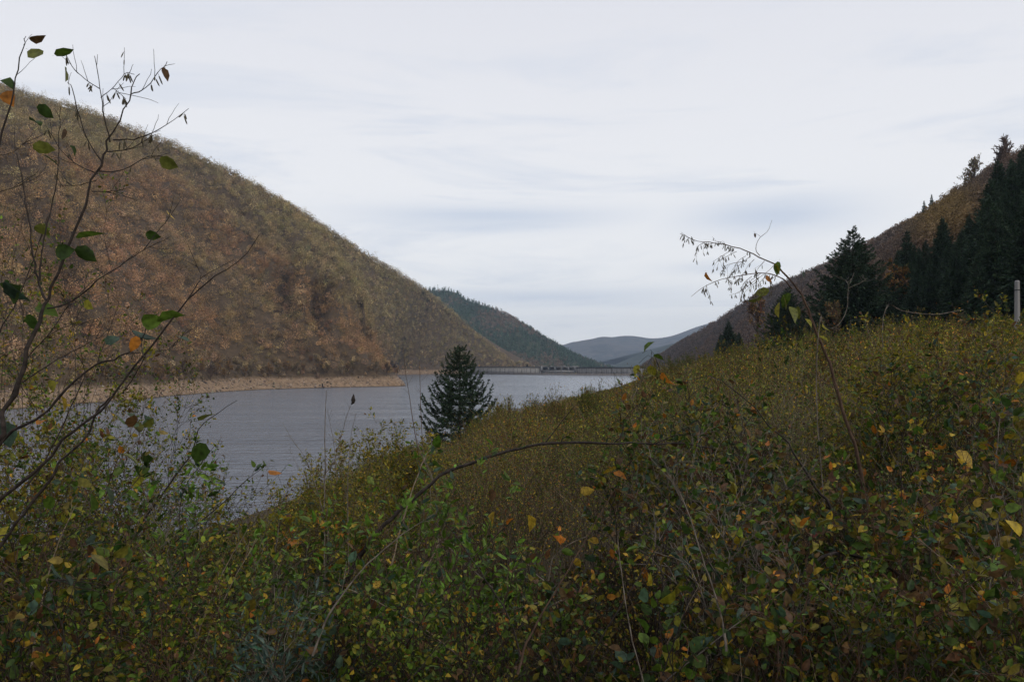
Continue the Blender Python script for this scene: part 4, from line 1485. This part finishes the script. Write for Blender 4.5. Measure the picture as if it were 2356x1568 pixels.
def shrub(px_, D, top, spec, label, wpx=170, dens=1.0, group=None, extra=None):
    n, tn, ln, L, wr, kind, pal, wts, arch, tf, rad = SPEC[spec]
    x, y = (px_ - CX) / FPX * D, D
    g = gz(x, y) - .04
    h = max(CAMZ + (HY - top) / FPX * D - g, .25)
    pl = Plant(CAT[spec], label, CAT[spec].replace('_', ' ').replace('mugwort clump', 'shrub'), (x, y, g), group, (M_bark, M_bark_red, M_bark_grey)[int(px_ + top) % 3])
    W = wpx / FPX * D
    K = 9
    s = np.linspace(0, 1, K)
    n = max(3, int(n * dens))
    an = rng.uniform(0, 6.28, n)
    ra = W * rng.uniform(.1, 1.0, n)
    hh = h * rng.uniform(.7, 1.03, n)
    hh[0] = h
    ra[0] *= .3
    st = np.zeros((n, K, 3))
    st[:, :, 0] = x + np.cos(an)[:, None] * (.04 + ra[:, None] * s ** 1.5)
    st[:, :, 1] = y + np.sin(an)[:, None] * (.04 + ra[:, None] * s ** 1.5)
    zz = s * (1 + arch * .5) - arch * .5 * s ** 3
    st[:, :, 2] = g + hh[:, None] * zz
    st += np.cumsum(rng.normal(0, .026, st.shape), 1) * h
    st[:, 0, 2] = g
    rr = rad * rng.uniform(.6, 1.2, n)[:, None] * (1 - .75 * s)[None]
    tubes(pl.b, st, rr, 5)
    tw, _ = grow(st, tn, .15, 1.0, min(h, 1.2) * tf * 1.15, .75, .25, 6, -.05 * (arch > .5), .05, .45)
    tubes(pl.b, tw, rad * .42 * (1 - .6 * np.linspace(0, 1, 6))[None], 4)
    t2, _ = grow(tw, 2, .2, .9, min(h, 1.2) * tf * .4, .8, .2, 4, 0, .06)
    tubes(pl.b, t2, rad * .27 * (1 - .5 * np.linspace(0, 1, 4))[None], 3)
    kl = int(round(ln * .6)) or 1
    pl.twig_leaves(tw, kl, .25, 1.0, L, wr, pal, wts, kind, .55, .9, .002)
    pl.twig_leaves(t2, max(1, ln - kl) if ln > 2 else 1, .3, 1.0, L * .85, wr, pal, wts, kind, .55, .9, .002)
    for (lx, ly, ls, lc, la) in (extra or ()):
        D_ = D + rng.uniform(-.1, .1)
        tip = P(lx, ly, D_)
        k_ = np.argmin(np.linalg.norm(tw[:, -1] - tip, axis=1))
        a0 = tw[k_, -1]
        mid = (a0 + tip) / 2 + np.array([0, 0, .06 * h])
        tubes(pl.b, smooth_path([a0, mid, tip], 6)[None], rad * .25, 4)
        pl.leaf_at((lx, ly), D_, ls, lc, la, 'blade', .7, .2)
    pl.done()
    return pl


NEAR = [
    (40, 4.3, 560, 'rose', 'tall loose rose bush with small green leaves behind the hazel branches at the left edge', 150, 1.0),
    (190, 4.7, 640, 'rose', 'slender rose bush with yellowing leaflets reaching up behind the hazel, left of the shore', 130, .9),
    (320, 5.2, 820, 'rose', 'rose bush with fine leaves in front of the sandy point of the far shore', 120, .8),
    (110, 5.4, 800, 'willow', 'yellow green bush behind the rose bushes at the left edge', 150, 1.0),
    (20, 3.2, 930, 'rose', 'dense green rose bush low at the left edge', 160, 1.3),
    (230, 3.8, 1050, 'rose', 'green rose bush against the near lake water on the left', 150, 1.3),
    (390, 4.6, 1105, 'rose', 'fine leaved rose bush with gaps of lake water, right of the left green mass', 130, 1.1),
    (260, 5.6, 1000, 'rose', 'fine rose bush in front of the beach end, behind the long green cane', 150, 1.1),
    (60, 5.0, 700, 'willow', 'yellow leaved bush high up behind the hazel at the left edge', 130, .9),
    (450, 5.4, 1185, 'rose', 'rose bush low against the water between the two long canes', 140, 1.2),
    (90, 3.7, 1060, 'willow', 'yellowish bush in the left green mass under the hazel limbs', 150, 1.1),
    (310, 4.2, 1130, 'rose', 'rose bush behind the broad hanging hazel leaves on the left', 150, 1.3),
    (230, 5.0, 1130, 'willow', 'yellow and orange bush low behind the left green mass', 160, 1.2),
    (480, 4.4, 1250, 'willow', 'brownish yellow bush left of the near bank', 140, 1.1),
    (60, 3.0, 1230, 'rose', 'rose bush with orange touches low at the left edge', 150, 1.2),
    (150, 2.9, 1180, 'hazel', 'broad leaved hazel bush low in the left corner', 150, 1.0),
    (330, 3.0, 1230, 'rose', 'dark green rose bush under the diagonal stems at lower left', 160, 1.2),
    (470, 3.4, 1215, 'elder', 'bush with drooping green leaflets right of the lower left diagonal stems', 110, .8),
    (560, 4.6, 1195, 'twiggy', 'sparse twiggy bush standing against the water left of the near bank', 120, 1.0),
    (650, 3.6, 1245, 'elder', 'light green elder bush just below the brown near bank', 120, .9),
    (760, 4.2, 1190, 'maple', 'small maple seedling with orange and yellow leaves by the tall dead stalk', 70, .7),
    (870, 3.9, 1240, 'elder', 'elder bush with long green leaves at the foot of the arching stem', 80, .9),
    (985, 4.6, 1060, 'elder', 'green leafy shoot rising before the base of the lone spruce', 40, .5),
    (1020, 3.3, 1240, 'elder', 'bright green elder bush in the lower middle', 120, 1.1),
    (1150, 3.5, 1290, 'elder', 'elder bush with hanging leaflets right of the bright green one', 110, 1.0),
    (1130, 4.6, 1180, 'twiggy', 'thin twiggy bush with single yellow leaves under the arching stem', 110, .8),
    (590, 2.4, 1500, 'bluegreen', 'blue green feathery plant at the bottom edge left of the middle', 32, .8),
    (430, 2.5, 1380, 'rose', 'dark rose bush beside the blue green plant at the bottom edge', 140, 1.1),
    (250, 2.4, 1400, 'bramble', 'bramble in deep shade at the bottom left corner', 150, 1.0),
    (760, 2.7, 1370, 'bramble', 'bramble bush with small orange leaves right of the blue green plant', 150, 1.1),
    (930, 2.6, 1410, 'rose', 'fine green bush at the bottom edge below the bright elder', 140, 1.1),
    (1120, 2.6, 1430, 'twiggy', 'reddish twiggy bush at the bottom edge near the middle', 130, 1.1),
    (1330, 2.9, 1370, 'bramble', 'bramble with orange and brown leaves right of the forked bare stem', 150, 1.1),
    (1400, 4.8, 1090, 'hazel', 'loose hazel bush with big orange leaves under the arching stem', 90, .5),
    (1490, 5.2, 850, 'hazel', 'green and yellow leafy shoot standing up against the distant blue hills', 22, .35),
    (1480, 4.9, 990, 'bramble', 'tangled bramble crest below the leafy shoot, seen against the far thicket', 90, .9),
    (1600, 5.4, 945, 'bramble', 'tangled bramble crest between the leafy shoot and the bent sapling', 110, .9),
    (1760, 5.2, 900, 'twiggy', 'brown twiggy bush left of the bent sapling, behind the brambles', 120, .9),
    (2000, 6.5, 780, 'willow', 'loose yellowish bush below the right foot of the tall dark spruce', 120, .9),
    (2250, 6.8, 760, 'bramble', 'bramble crest before the dark hollow of the plantation', 130, .9),
    (1560, 4.4, 950, 'bramble', 'bramble bush with green and red brown leaves where the arching stem ends', 130, 1.1),
    (1700, 4.6, 940, 'bramble', 'bramble bush left of the bent sapling stem', 140, 1.1),
    (1640, 3.6, 1080, 'bramble', 'dark leaved bramble below the end of the arching stem', 150, 1.1),
    (1800, 4.9, 1040, 'hazel', 'hazel bush with dark green leaves just left of the bent sapling stem', 110, .8),
    (1500, 3.4, 1200, 'twiggy', 'twiggy brown bush in the lower right of the middle', 140, 1.1),
    (1930, 5.4, 860, 'willow', 'olive willow bush right of the bent sapling', 140, 1.0),
    (2060, 5.2, 850, 'bramble', 'bramble with curled grey green leaves below the tall dark spruce', 130, 1.0),
    (2130, 6.2, 770, 'willow', 'yellow green bush whose bright leaves stand before the plantation', 150, 1.1),
    (2230, 5.0, 860, 'bramble', 'bramble bush in the middle of the right hand thicket', 130, 1.0),
    (2340, 5.6, 740, 'willow', 'tall olive bush with pale leaves at the right edge beside the concrete post', 100, .9),
    (2330, 4.0, 900, 'hazel', 'green broad leaved bush at the right edge below the concrete post', 110, .9),
    (2180, 3.8, 1010, 'maple', 'shrub with large yellow lobed leaves in the right thicket', 90, .6),
    (2050, 4.9, 985, 'hazel', 'hazel bush right of the bent sapling stem with yellow leaves', 110, .8),
    (1920, 3.2, 1215, 'bramble', 'bramble bush over the foot of the bent sapling', 150, 1.1),
    (2110, 3.0, 1170, 'bramble', 'bramble with bluish green leaves, lower right', 140, 1.0),
    (2290, 3.0, 1180, 'hazel', 'yellow green leafed hazel at the lower right edge', 130, .9),
    (1740, 2.9, 1250, 'bramble', 'bramble with dark round leaves above the pale arched stem', 140, 1.0),
    (1560, 2.6, 1350, 'hazel', 'hazel shoot with large dark leaves at the bottom right of the middle', 120, .8),
    (1880, 2.5, 1370, 'bramble', 'bramble in shade under the pale arched stem', 150, 1.1),
    (2080, 2.5, 1390, 'rose', 'fine leaved bush at the bottom edge, right', 150, 1.1),
    (2270, 2.4, 1370, 'bramble', 'bramble in the bottom right corner', 150, 1.1),
]
EX = {
    'loose hazel bush with big orange leaves under the arching stem': [(1378, 1092, 46, Y_YE, .2), (1405, 1085, 36, O_RG, -.3), (1330, 1130, 34, Y_YE, .05), (1540, 1120, 36, O_RG, .1), (1480, 1095, 28, B_RN, .2), (1455, 1140, 30, Y_OL, .3)],
    'thin twiggy bush with single yellow leaves under the arching stem': [(1135, 1170, 34, Y_YE, -1.5), (1218, 1178, 40, Y_YE, -1.4), (1130, 1120, 30, B_RN, -1.5)],
    'sparse twiggy bush standing against the water left of the near bank': [(612, 1082, 34, O_RG, -.1), (536, 1305, 30, Y_YE, -.8)],
    'twiggy brown bush in the lower right of the middle': [(1480, 1297, 36, O_RG, -1.3), (1400, 1260, 30, O_RG, -.8), (1320, 1280, 26, Y_YE, -1)],
    'green and yellow leafy shoot standing up against the distant blue hills': [(1478, 812, 34, G_MD, .9), (1490, 838, 30, Y_GR, -.9), (1470, 835, 26, Y_GR, -2), (1520, 850, 46, O_RG, -1.0), (1500, 815, 26, G_MD, -.2)],
    'shrub with large yellow lobed leaves in the right thicket': [(2195, 1030, 50, Y_YE, -.9), (2245, 1205, 50, Y_OL, -1.0)],
    'elder bush with long green leaves at the foot of the arching stem': [(845, 1090, 26, G_LT, -1)],
}
for e_ in NEAR:
    shrub(e_[0], e_[1], e_[2], e_[3], e_[4], e_[5], e_[6], extra=EX.get(e_[4]))
# willow-like bushes on the brow of the bank, their leaf specks against the water
for i, (px_, D, top, lab) in enumerate(((640, 8.2, 1170, 'small leafed bush at the left end of the row on the brow'), (705, 9.0, 1105, 'speckled bush on the brow left of the tall dead stalk'),
                                      (775, 9.4, 1065, 'speckled bush on the brow right of the tall dead stalk'), (850, 9.0, 985, 'yellow speckled bush on the brow of the bank, tallest of its row'),
                                      (905, 8.6, 1000, 'yellow speckled bush on the brow beside the lone spruce'), (820, 7.6, 1060, 'yellow speckled bush in front of the tallest bush on the brow'),
                                      (960, 8.8, 1010, 'olive bush below the left foot of the lone spruce'))):
    shrub(px_, D, top, 'willow', lab, 75, 1.35)

# --- arching stem
D = 3.9
b_ = P(640, 1560, D)
ar = Plant('arching_shoot', 'thick dark stem arching over the thicket from lower left to the right', 'branch', (b_[0], D, gz(b_[0], D) - .05))
A = ar.stem([(650, 1620), (740, 1430), (814, 1305), (849, 1248), (902, 1189), (948, 1150), (1025, 1086), (1096, 1062), (1201, 1028), (1289, 1019), (1413, 1018), (1508, 1020), (1576, 1021), (1640, 1030)], D, 4.2, .0150, .0036, 50, 8, wob=.18)
for pts in ([(1508, 1020), (1560, 1000), (1640, 1004)], [(1289, 1019), (1300, 1005), (1318, 1000)], [(1413, 1018), (1430, 1000), (1440, 960), (1480, 920)], [(1250, 1024), (1300, 960), (1325, 930)]):
    p = ar.stem(pts, 4.1, 4.1, .0035, .0012, 10, 5)
    ar.twig_leaves(p, 5, .4, 1, .03, .6, [B_RN, G_DK, Y_OL], [3, 3, 1], 'blade')
A2 = smooth_path(A[0][8:], 20)[None]
tw, _ = grow(A2, 16, .0, 1.0, .14, 1.1, .4, 5, 0, .05, .2)
tubes(ar.b, tw, .0011, 4)
ar.twig_leaves(tw[:], 3, .4, 1, .035, .6, [G_DK, G_MD, B_RN, Y_OL], [4, 3, 2, 1], 'blade')
ar.done()

# --- bent sapling on the right
D = 4.6
b_ = P(2005, 1400, D)
sa = Plant('bent_sapling', 'bent sapling with bare drooping top full of small seed catkins, right of the middle', 'sapling', (b_[0], D, gz(b_[0], D) - .05), None, M_bark_red)
A = sa.stem([(2010, 1560), (2005, 1400), (1995, 1229), (1986, 1123), (1970, 1035), (1949, 975), (1924, 894), (1907, 835), (1889, 792), (1868, 736), (1850, 690), (1836, 666), (1797, 620), (1783, 608), (1748, 592), (1699, 571), (1639, 558), (1597, 553), (1565, 536)], D, 4.5, .0150, .0010, 60, 8, wob=.12)
B = sa.stem([(1822, 664), (1801, 641), (1766, 629), (1723, 631), (1664, 641), (1621, 659), (1590, 682)], 4.5, 4.4, .0045, .001, 20, 5, wob=.2)
sa.catkins(B, 9, .034)
C4 = lambda L: [(1533.8 + .1957 * x, 490.8 + .1957 * y) for x, y in L]
tws = []
for L_ in ([(770, 430), (680, 480), (540, 570)], [(820, 450), (680, 520), (590, 570)], [(930, 500), (840, 560), (790, 640)], [(990, 500), (850, 610), (780, 700)], [(1030, 540), (950, 620), (920, 700)],
           [(1150, 560), (1080, 640), (1040, 700)], [(1260, 610), (1180, 690), (1060, 770), (900, 900), (820, 940), (740, 960)], [(1100, 710), (990, 790), (900, 860)], [(1000, 740), (900, 830), (880, 960)],
           [(1180, 720), (1080, 830), (1040, 900)], [(860, 740), (830, 800)], [(690, 760), (770, 800)], [(1280, 740), (1210, 790), (1230, 840)], [(470, 840), (460, 900)], [(540, 350), (430, 380)], [(700, 380), (640, 340), (560, 320)],
           [(330, 330), (240, 270), (170, 220)], [(440, 340), (360, 390), (360, 410)], [(940, 560), (700, 610), (660, 700)], [(1060, 800), (960, 880), (880, 980)], [(1120, 850), (1040, 930)]):
    q = sa.stem(C4(L_), 4.5, 4.5 + rng.normal(0, .12), .0016, .0007, 8, 4, wob=.4)
    tws.append(q[0])
tws = np.array(tws)
sa.catkins(tws, 4, .028)
t2, _ = grow(tws, 3, .2, 1, .07, .8, -.3, 4, -.2, .05)
tubes(sa.b, t2, .0006, 3)
sa.catkins(t2, 1, .03, .7)
sa.catkins(smooth_path(A[0][44:], 20)[None], 14, .034)
sa.stem([(1748, 588), (1739, 574), (1745, 550), (1766, 532), (1776, 506)], 4.5, 4.5, .0024, .0008, 12, 5, wob=.2)
sa.stem([(1751, 545), (1738, 536), (1733, 532)], 4.5, 4.5, .0008, .0005, 6, 4)
sa.stem([(1925, 900), (1900, 845), (1848, 838)], 4.5, 4.5, .002, .0008, 6, 4)
sa.stem([(1870, 745), (1846, 690), (1843, 640), (1846, 615)], 4.5, 4.5, .0016, .0007, 8, 4)
sa.stem([(1873, 750), (1852, 715), (1820, 730), (1790, 742)], 4.5, 4.6, .0025, .0008, 8, 4)
for q in ([(1888, 792), (1860, 786), (1800, 770)], [(1924, 894), (1890, 880), (1860, 905)], [(1924, 895), (1950, 880)], [(1955, 985), (1990, 1050), (2010, 1110)]):
    p = sa.stem(q, 4.5, 4.6, .0026, .0008, 8, 4)
for x_, y_, s_, c_, a_ in ((1793, 596, 34, G_MD, -1.8), (1622, 622, 26, O_RG, -1.2), (1762, 630, 22, O_RG, -1.2), (1780, 604, 26, Y_GR, -1.0), (1735, 535, 12, B_RN, -1.5), (1848, 620, 18, G_BL, -1.6),
                           (1760, 670, 44, GY, -2.4), (1800, 672, 40, GY, -1.2), (1820, 668, 40, G_MD, -1.9), (1790, 690, 40, Y_GR, -1.5), (1815, 700, 42, GY, -1.3), (1750, 690, 30, R_ED, -1.5), (1775, 664, 36, GY, -2.8),
                           (1835, 700, 30, GY, -1.5), (1850, 730, 26, Y_GR, -1), (1880, 770, 26, Y_GR, -.8), (1845, 775, 26, GY, -1.6), (1890, 740, 24, Y_GR, -1.1)):
    sa.leaf_at((x_, y_), 4.5, s_, c_, a_, 'blade', .6, .2)
# trailing strands of clinging leaves below the crook
hp = []
for i in range(16):
    x0 = rng.uniform(1730, 1850)
    y0 = rng.uniform(700, 780)
    hp.append(smooth_path(np.array([P(x0, y0, 4.55), P(x0 + rng.normal(0, 10), y0 + 60, 4.6), P(x0 + rng.normal(0, 14), y0 + rng.uniform(90, 190), 4.6)]), 8))
hp = np.array(hp)
tubes(sa.b, hp, .0009, 3)
sa.twig_leaves(hp, 12, 0, 1, .024, .5, [G_DK, Y_OL, G_MD], [4, 3, 1], 'blade', .2, .5)
sa.done()

# --- other single stems
def stemset(name, label, cat, D, basepx, sets, bark=M_bark, lv=None, ck=0, group=None):
    b = P(basepx[0], basepx[1], D)
    pl = Plant(name, label, cat, (b[0], D, gz(b[0], D) - .05), group, bark)
    ps = []
    for pts, r0, r1 in sets:
        q = pl.stem(pts, D, D + .05, r0, r1, 20, 6, wob=.25)
        ps.append(smooth_path(q[0], 12))
    ps = np.array(ps)
    tw, _ = grow(ps, 4, .3, .95, .10, .8, .3, 5, 0, .05)
    tubes(pl.b, tw, .0008, 3)
    if lv:
        pl.twig_leaves(tw, lv[0], .3, 1, lv[1], .6, lv[2], lv[3], 'blade')
    pl.done()
    return pl


stemset('curved_vine', 'bare curling vine looping in front of the tall dark spruce', 'vine', 4.4, (1900, 1200),
        [([(1900, 1200), (1880, 960), (1880, 800), (1889, 726), (1892, 743), (1910, 756), (1935, 740), (1949, 705), (1952, 659), (1966, 627)], .003, .0012), ([(1953, 662), (1980, 650), (1995, 640)], .0012, .0007), ([(1952, 655), (1945, 643)], .001, .0006)], M_bark_grey)
stemset('woody_shoot', 'dark crooked stem running diagonally through the right thicket', 'branch', 3.9, (1920, 1400),
        [([(1915, 1480), (1910, 1229), (1910, 1158), (1885, 1134), (1861, 1095), (1829, 1049), (1808, 1011), (1769, 979), (1745, 947), (1713, 919), (1653, 870), (1611, 866)], .009, .0016)], M_bark, (2, .03, [G_DK, B_RN], [1, 1]))
stemset('arched_shoot', 'pale grey stem arched low in the lower right corner', 'branch', 2.9, (1775, 1560),
        [([(1770, 1640), (1780, 1474), (1804, 1396), (1833, 1340), (1875, 1294), (1910, 1273), (1973, 1277), (2051, 1308), (2114, 1354), (2157, 1407), (2199, 1484), (2227, 1560)], .0070, .005)], M_bark, (3, .03, [G_DK, B_RN], [1, 1]))
stemset('forked_shoot', 'forked dark upright stem in the lower middle of the thicket', 'branch', 3.3, (1290, 1500),
        [([(1295, 1620), (1279, 1438), (1265, 1386), (1254, 1340), (1219, 1305), (1198, 1255)], .0065, .0018), ([(1262, 1335), (1272, 1284), (1307, 1252), (1349, 1234)], .003, .0012), ([(1272, 1389), (1328, 1365), (1374, 1350)], .0028, .001), ([(1251, 1382), (1201, 1396), (1113, 1414)], .003, .001)],
        M_bark_grey, (2, .04, [O_RG, Y_YE, G_MD], [2, 1, 2]))
stemset('rose_cane', 'long green rose cane with small leaflets leaning over the water on the left', 'branch', 3.4, (113, 1568),
        [([(60, 1640), (113, 1568), (275, 1365), (303, 1245), (387, 1115), (437, 1048), (458, 984), (493, 955), (546, 920)], .0062, .001)], M_bark, (12, .018, [G_DK, G_MD, G_LT], [2, 4, 2]))
stemset('rose_cane', 'dark rose cane slanting right toward the brown near bank', 'branch', 3.3, (275, 1400),
        [([(150, 1640), (275, 1365), (387, 1259), (493, 1174), (560, 1110), (609, 1071)], .0045, .001)], M_bark, (5, .03, [G_DK, G_MD, G_BL], [3, 3, 1]))
stemset('leaning_shoot', 'thin stem rising from the blue green plant to the water', 'branch', 3.2, (475, 1544),
        [([(480, 1640), (475, 1544), (447, 1382), (415, 1213), (418, 1150), (433, 1108), (493, 1027)], .0038, .001)], M_bark, (5, .024, [G_BL, G_MD], [2, 1]))
stemset('dead_stalk', 'tallest straight dead stalk standing against the lake left of the lone spruce', 'stalk', 6.2, (746, 1400),
        [([(745, 1420), (746, 1181), (748, 1070), (748, 976), (751, 899)], .0075, .0022), ([(747, 1091), (770, 1058), (783, 1009), (797, 960), (808, 929)], .0045, .0014), ([(775, 1110), (768, 1020), (753, 941)], .0028, .0012)], M_bark_grey)
pl = Plant('seed_head', 'dark oval seed head on a thin stalk tip against the lake', 'seed head', P(811, 926, 6.25))
q = np.array([P(808, 930, 6.25), P(812, 926, 6.25), P(813, 920, 6.25), P(813, 913, 6.25), P(814, 905, 6.25)])
tubes(pl.b, q[None], np.array([[.002, .012, .018, .011, .001]]), 8)
pl.done('head')
stemset('dead_stalk', 'dead stalk with buds between the seed head stalk and the lone spruce', 'stalk', 6.4, (803, 1300),
        [([(802, 1330), (800, 1120), (803, 1070), (808, 1000), (820, 950)], .004, .0014)], M_bark_grey)
stemset('dead_stalk', 'dead stalk leaning left just left of the lone spruce', 'stalk', 5.6, (975, 1250),
        [([(985, 1300), (965, 1060), (954, 993), (942, 911), (933, 859), (929, 800)], .0042, .0012)], M_bark_red)
stemset('dead_stalk', 'straight reddish dead stalk touching the left side of the lone spruce', 'stalk', 5.8, (972, 1250),
        [([(990, 1330), (975, 1080), (968, 930), (966, 859), (965, 830)], .0036, .0012)], M_bark_red)
stemset('dead_stalk', 'dead stalk leaning far left over the water', 'stalk', 6.4, (740, 1200),
        [([(760, 1240), (714, 1079), (672, 1009), (650, 972)], .0036, .0010), ([(730, 1140), (690, 1080), (664, 1030)], .002, .0008)], M_bark_grey)
stemset('pale_stalk', 'pale straw coloured stalk slanting before the arching stem', 'stalk', 3.7, (925, 1200),
        [([(900, 1300), (935, 1170), (961, 1094), (980, 1047), (1005, 1022)], .0042, .002)], M_bark_pale, (4, .05, [G_MD, G_BL, G_DK], [2, 2, 1]))
stemset('pale_stalk', 'lower pale stalk slanting among the bright green elder leaves', 'stalk', 3.2, (950, 1390),
        [([(930, 1440), (953, 1386), (974, 1320), (1000, 1270), (1010, 1240)], .0036, .002)], M_bark_pale)
stemset('pale_stalk', 'thin pale stalk at the bottom edge left of the middle', 'stalk', 2.8, (665, 1570),
        [([(655, 1640), (675, 1540), (690, 1500), (705, 1460)], .003, .0015)], M_bark_pale)
stemset('orange_leaf_stalk', 'thin stalk with an orange leaf on top in front of the water', 'stalk', 5.0, (616, 1250),
        [([(616, 1300), (614, 1180), (615, 1100), (614, 1070)], .002, .0009)], M_bark_grey)
stemset('bare_branch', 'thin pale branch sagging in front of the plantation foot', 'branch', 9.0, (2040, 800),
        [([(2050, 900), (2030, 780), (2041, 704), (2080, 716), (2151, 723), (2216, 712)], .006, .004)], M_bark_grey)
k_ = 0
for (x0, y0, x1, y1, D, lab) in ((2050, 1400, 2075, 1000, 3.6, 'thin upright stem in the middle of the right thicket'), (2250, 1300, 2300, 960, 3.8, 'thin slanting stem at the right edge of the thicket'),
                               (2100, 1560, 2140, 1250, 2.9, 'dark upright stem in the lower right corner'), (1745, 1560, 1735, 1180, 3.2, 'straight mossy stem left of the pale arched stem'),
                               (1180, 1500, 1210, 1300, 3.4, 'thin stem left of the forked one'), (2010, 1500, 2120, 1100, 3.1, 'slanting stem crossing the foot of the bent sapling')):
    stemset('woody_shoot', lab, 'branch', D, (x0, y0), [([(x0, y0 + 80), (x0, y0), ((x0 + x1) / 2 + 8, (y0 + y1) / 2), (x1, y1)], .005, .0015)], (M_bark, M_bark_grey)[k_ % 2], (3, .03, [G_DK, Y_OL, O_RG], [3, 1, 1]))
    k_ += 1

# bare and thinly leaved shoots tangled through the near thicket
for i in range(46):
    x0 = rng.uniform(-50, 2420)
    left = x0 < 1000
    y0 = rng.uniform(1400, 1640)
    D = rng.uniform(2.3, 4.2)
    lean = rng.uniform(60, 330) * (1 if (left and rng.uniform() < .8) or rng.uniform() < .5 else -1)
    ln = rng.uniform(180, 400)
    topy = max(y0 - ln, float(np.interp(x0 + lean, [-200, 300, 600, 1000, 1350, 1500, 1900, 2400], [1050, 1060, 1200, 1180, 1200, 990, 900, 820])))
    m = rng.uniform(-50, 50)
    stemset('woody_shoot', 'thin bare or thinly leaved shoot tangled in the dense near thicket', 'branch', D, (x0, y0 + 60),
            [([(x0 - lean * .15, y0 + 90), (x0, y0), (x0 + lean * .35 + m * .4, y0 + (topy - y0) * .4), (x0 + lean * .7 + m * .3, y0 + (topy - y0) * .75), (x0 + lean, topy)], rng.uniform(.0024, .0052), .0010)],
            (M_bark, M_bark_grey, M_bark_red, M_bark, M_bark_pale)[i % 5], (2, .026, [G_DK, Y_OL, O_RG, B_RN, G_MD], [3, 2, .5, 2, 3]), group='shoots tangled in the near thicket')

# --- concrete post at the right edge
D = 42.0
b_ = P(2340, 835, D)
g = gz(b_[0], D) - .1
pr = link('concrete_post', None, loc=(b_[0], D, g))
tag(pr, 'pale grey concrete post rising from the bushes at the right edge', 'post')
hp_ = CAMZ + (HY - 645) / FPX * D - g
a = Acc()
for i_, (z0, z1, w0, w1) in enumerate(((0, hp_ - .06, .21, .17), (hp_ - .06, hp_, .17, .12))):
    V = np.array([[sx * w / 2, sy * w / 2, z] for z, w in ((z0, w0), (z1, w1)) for sx, sy in ((-1, -1), (1, -1), (1, 1), (-1, 1))])
    Qs = [[0, 1, 5, 4], [1, 2, 6, 5], [2, 3, 7, 6], [3, 0, 4, 7]] + ([[4, 5, 6, 7]] if i_ else [])
    a.add(V, np.array(Qs), np.array([.4, .4, .4]))
link('shaft', a.mesh('shaft', M_conc), pr)
a = Acc()
box(a, (0, 0, hp_ - .5), (.195, .195, .05))
link('iron_band', a.mesh('iron_band', M_dark), pr)
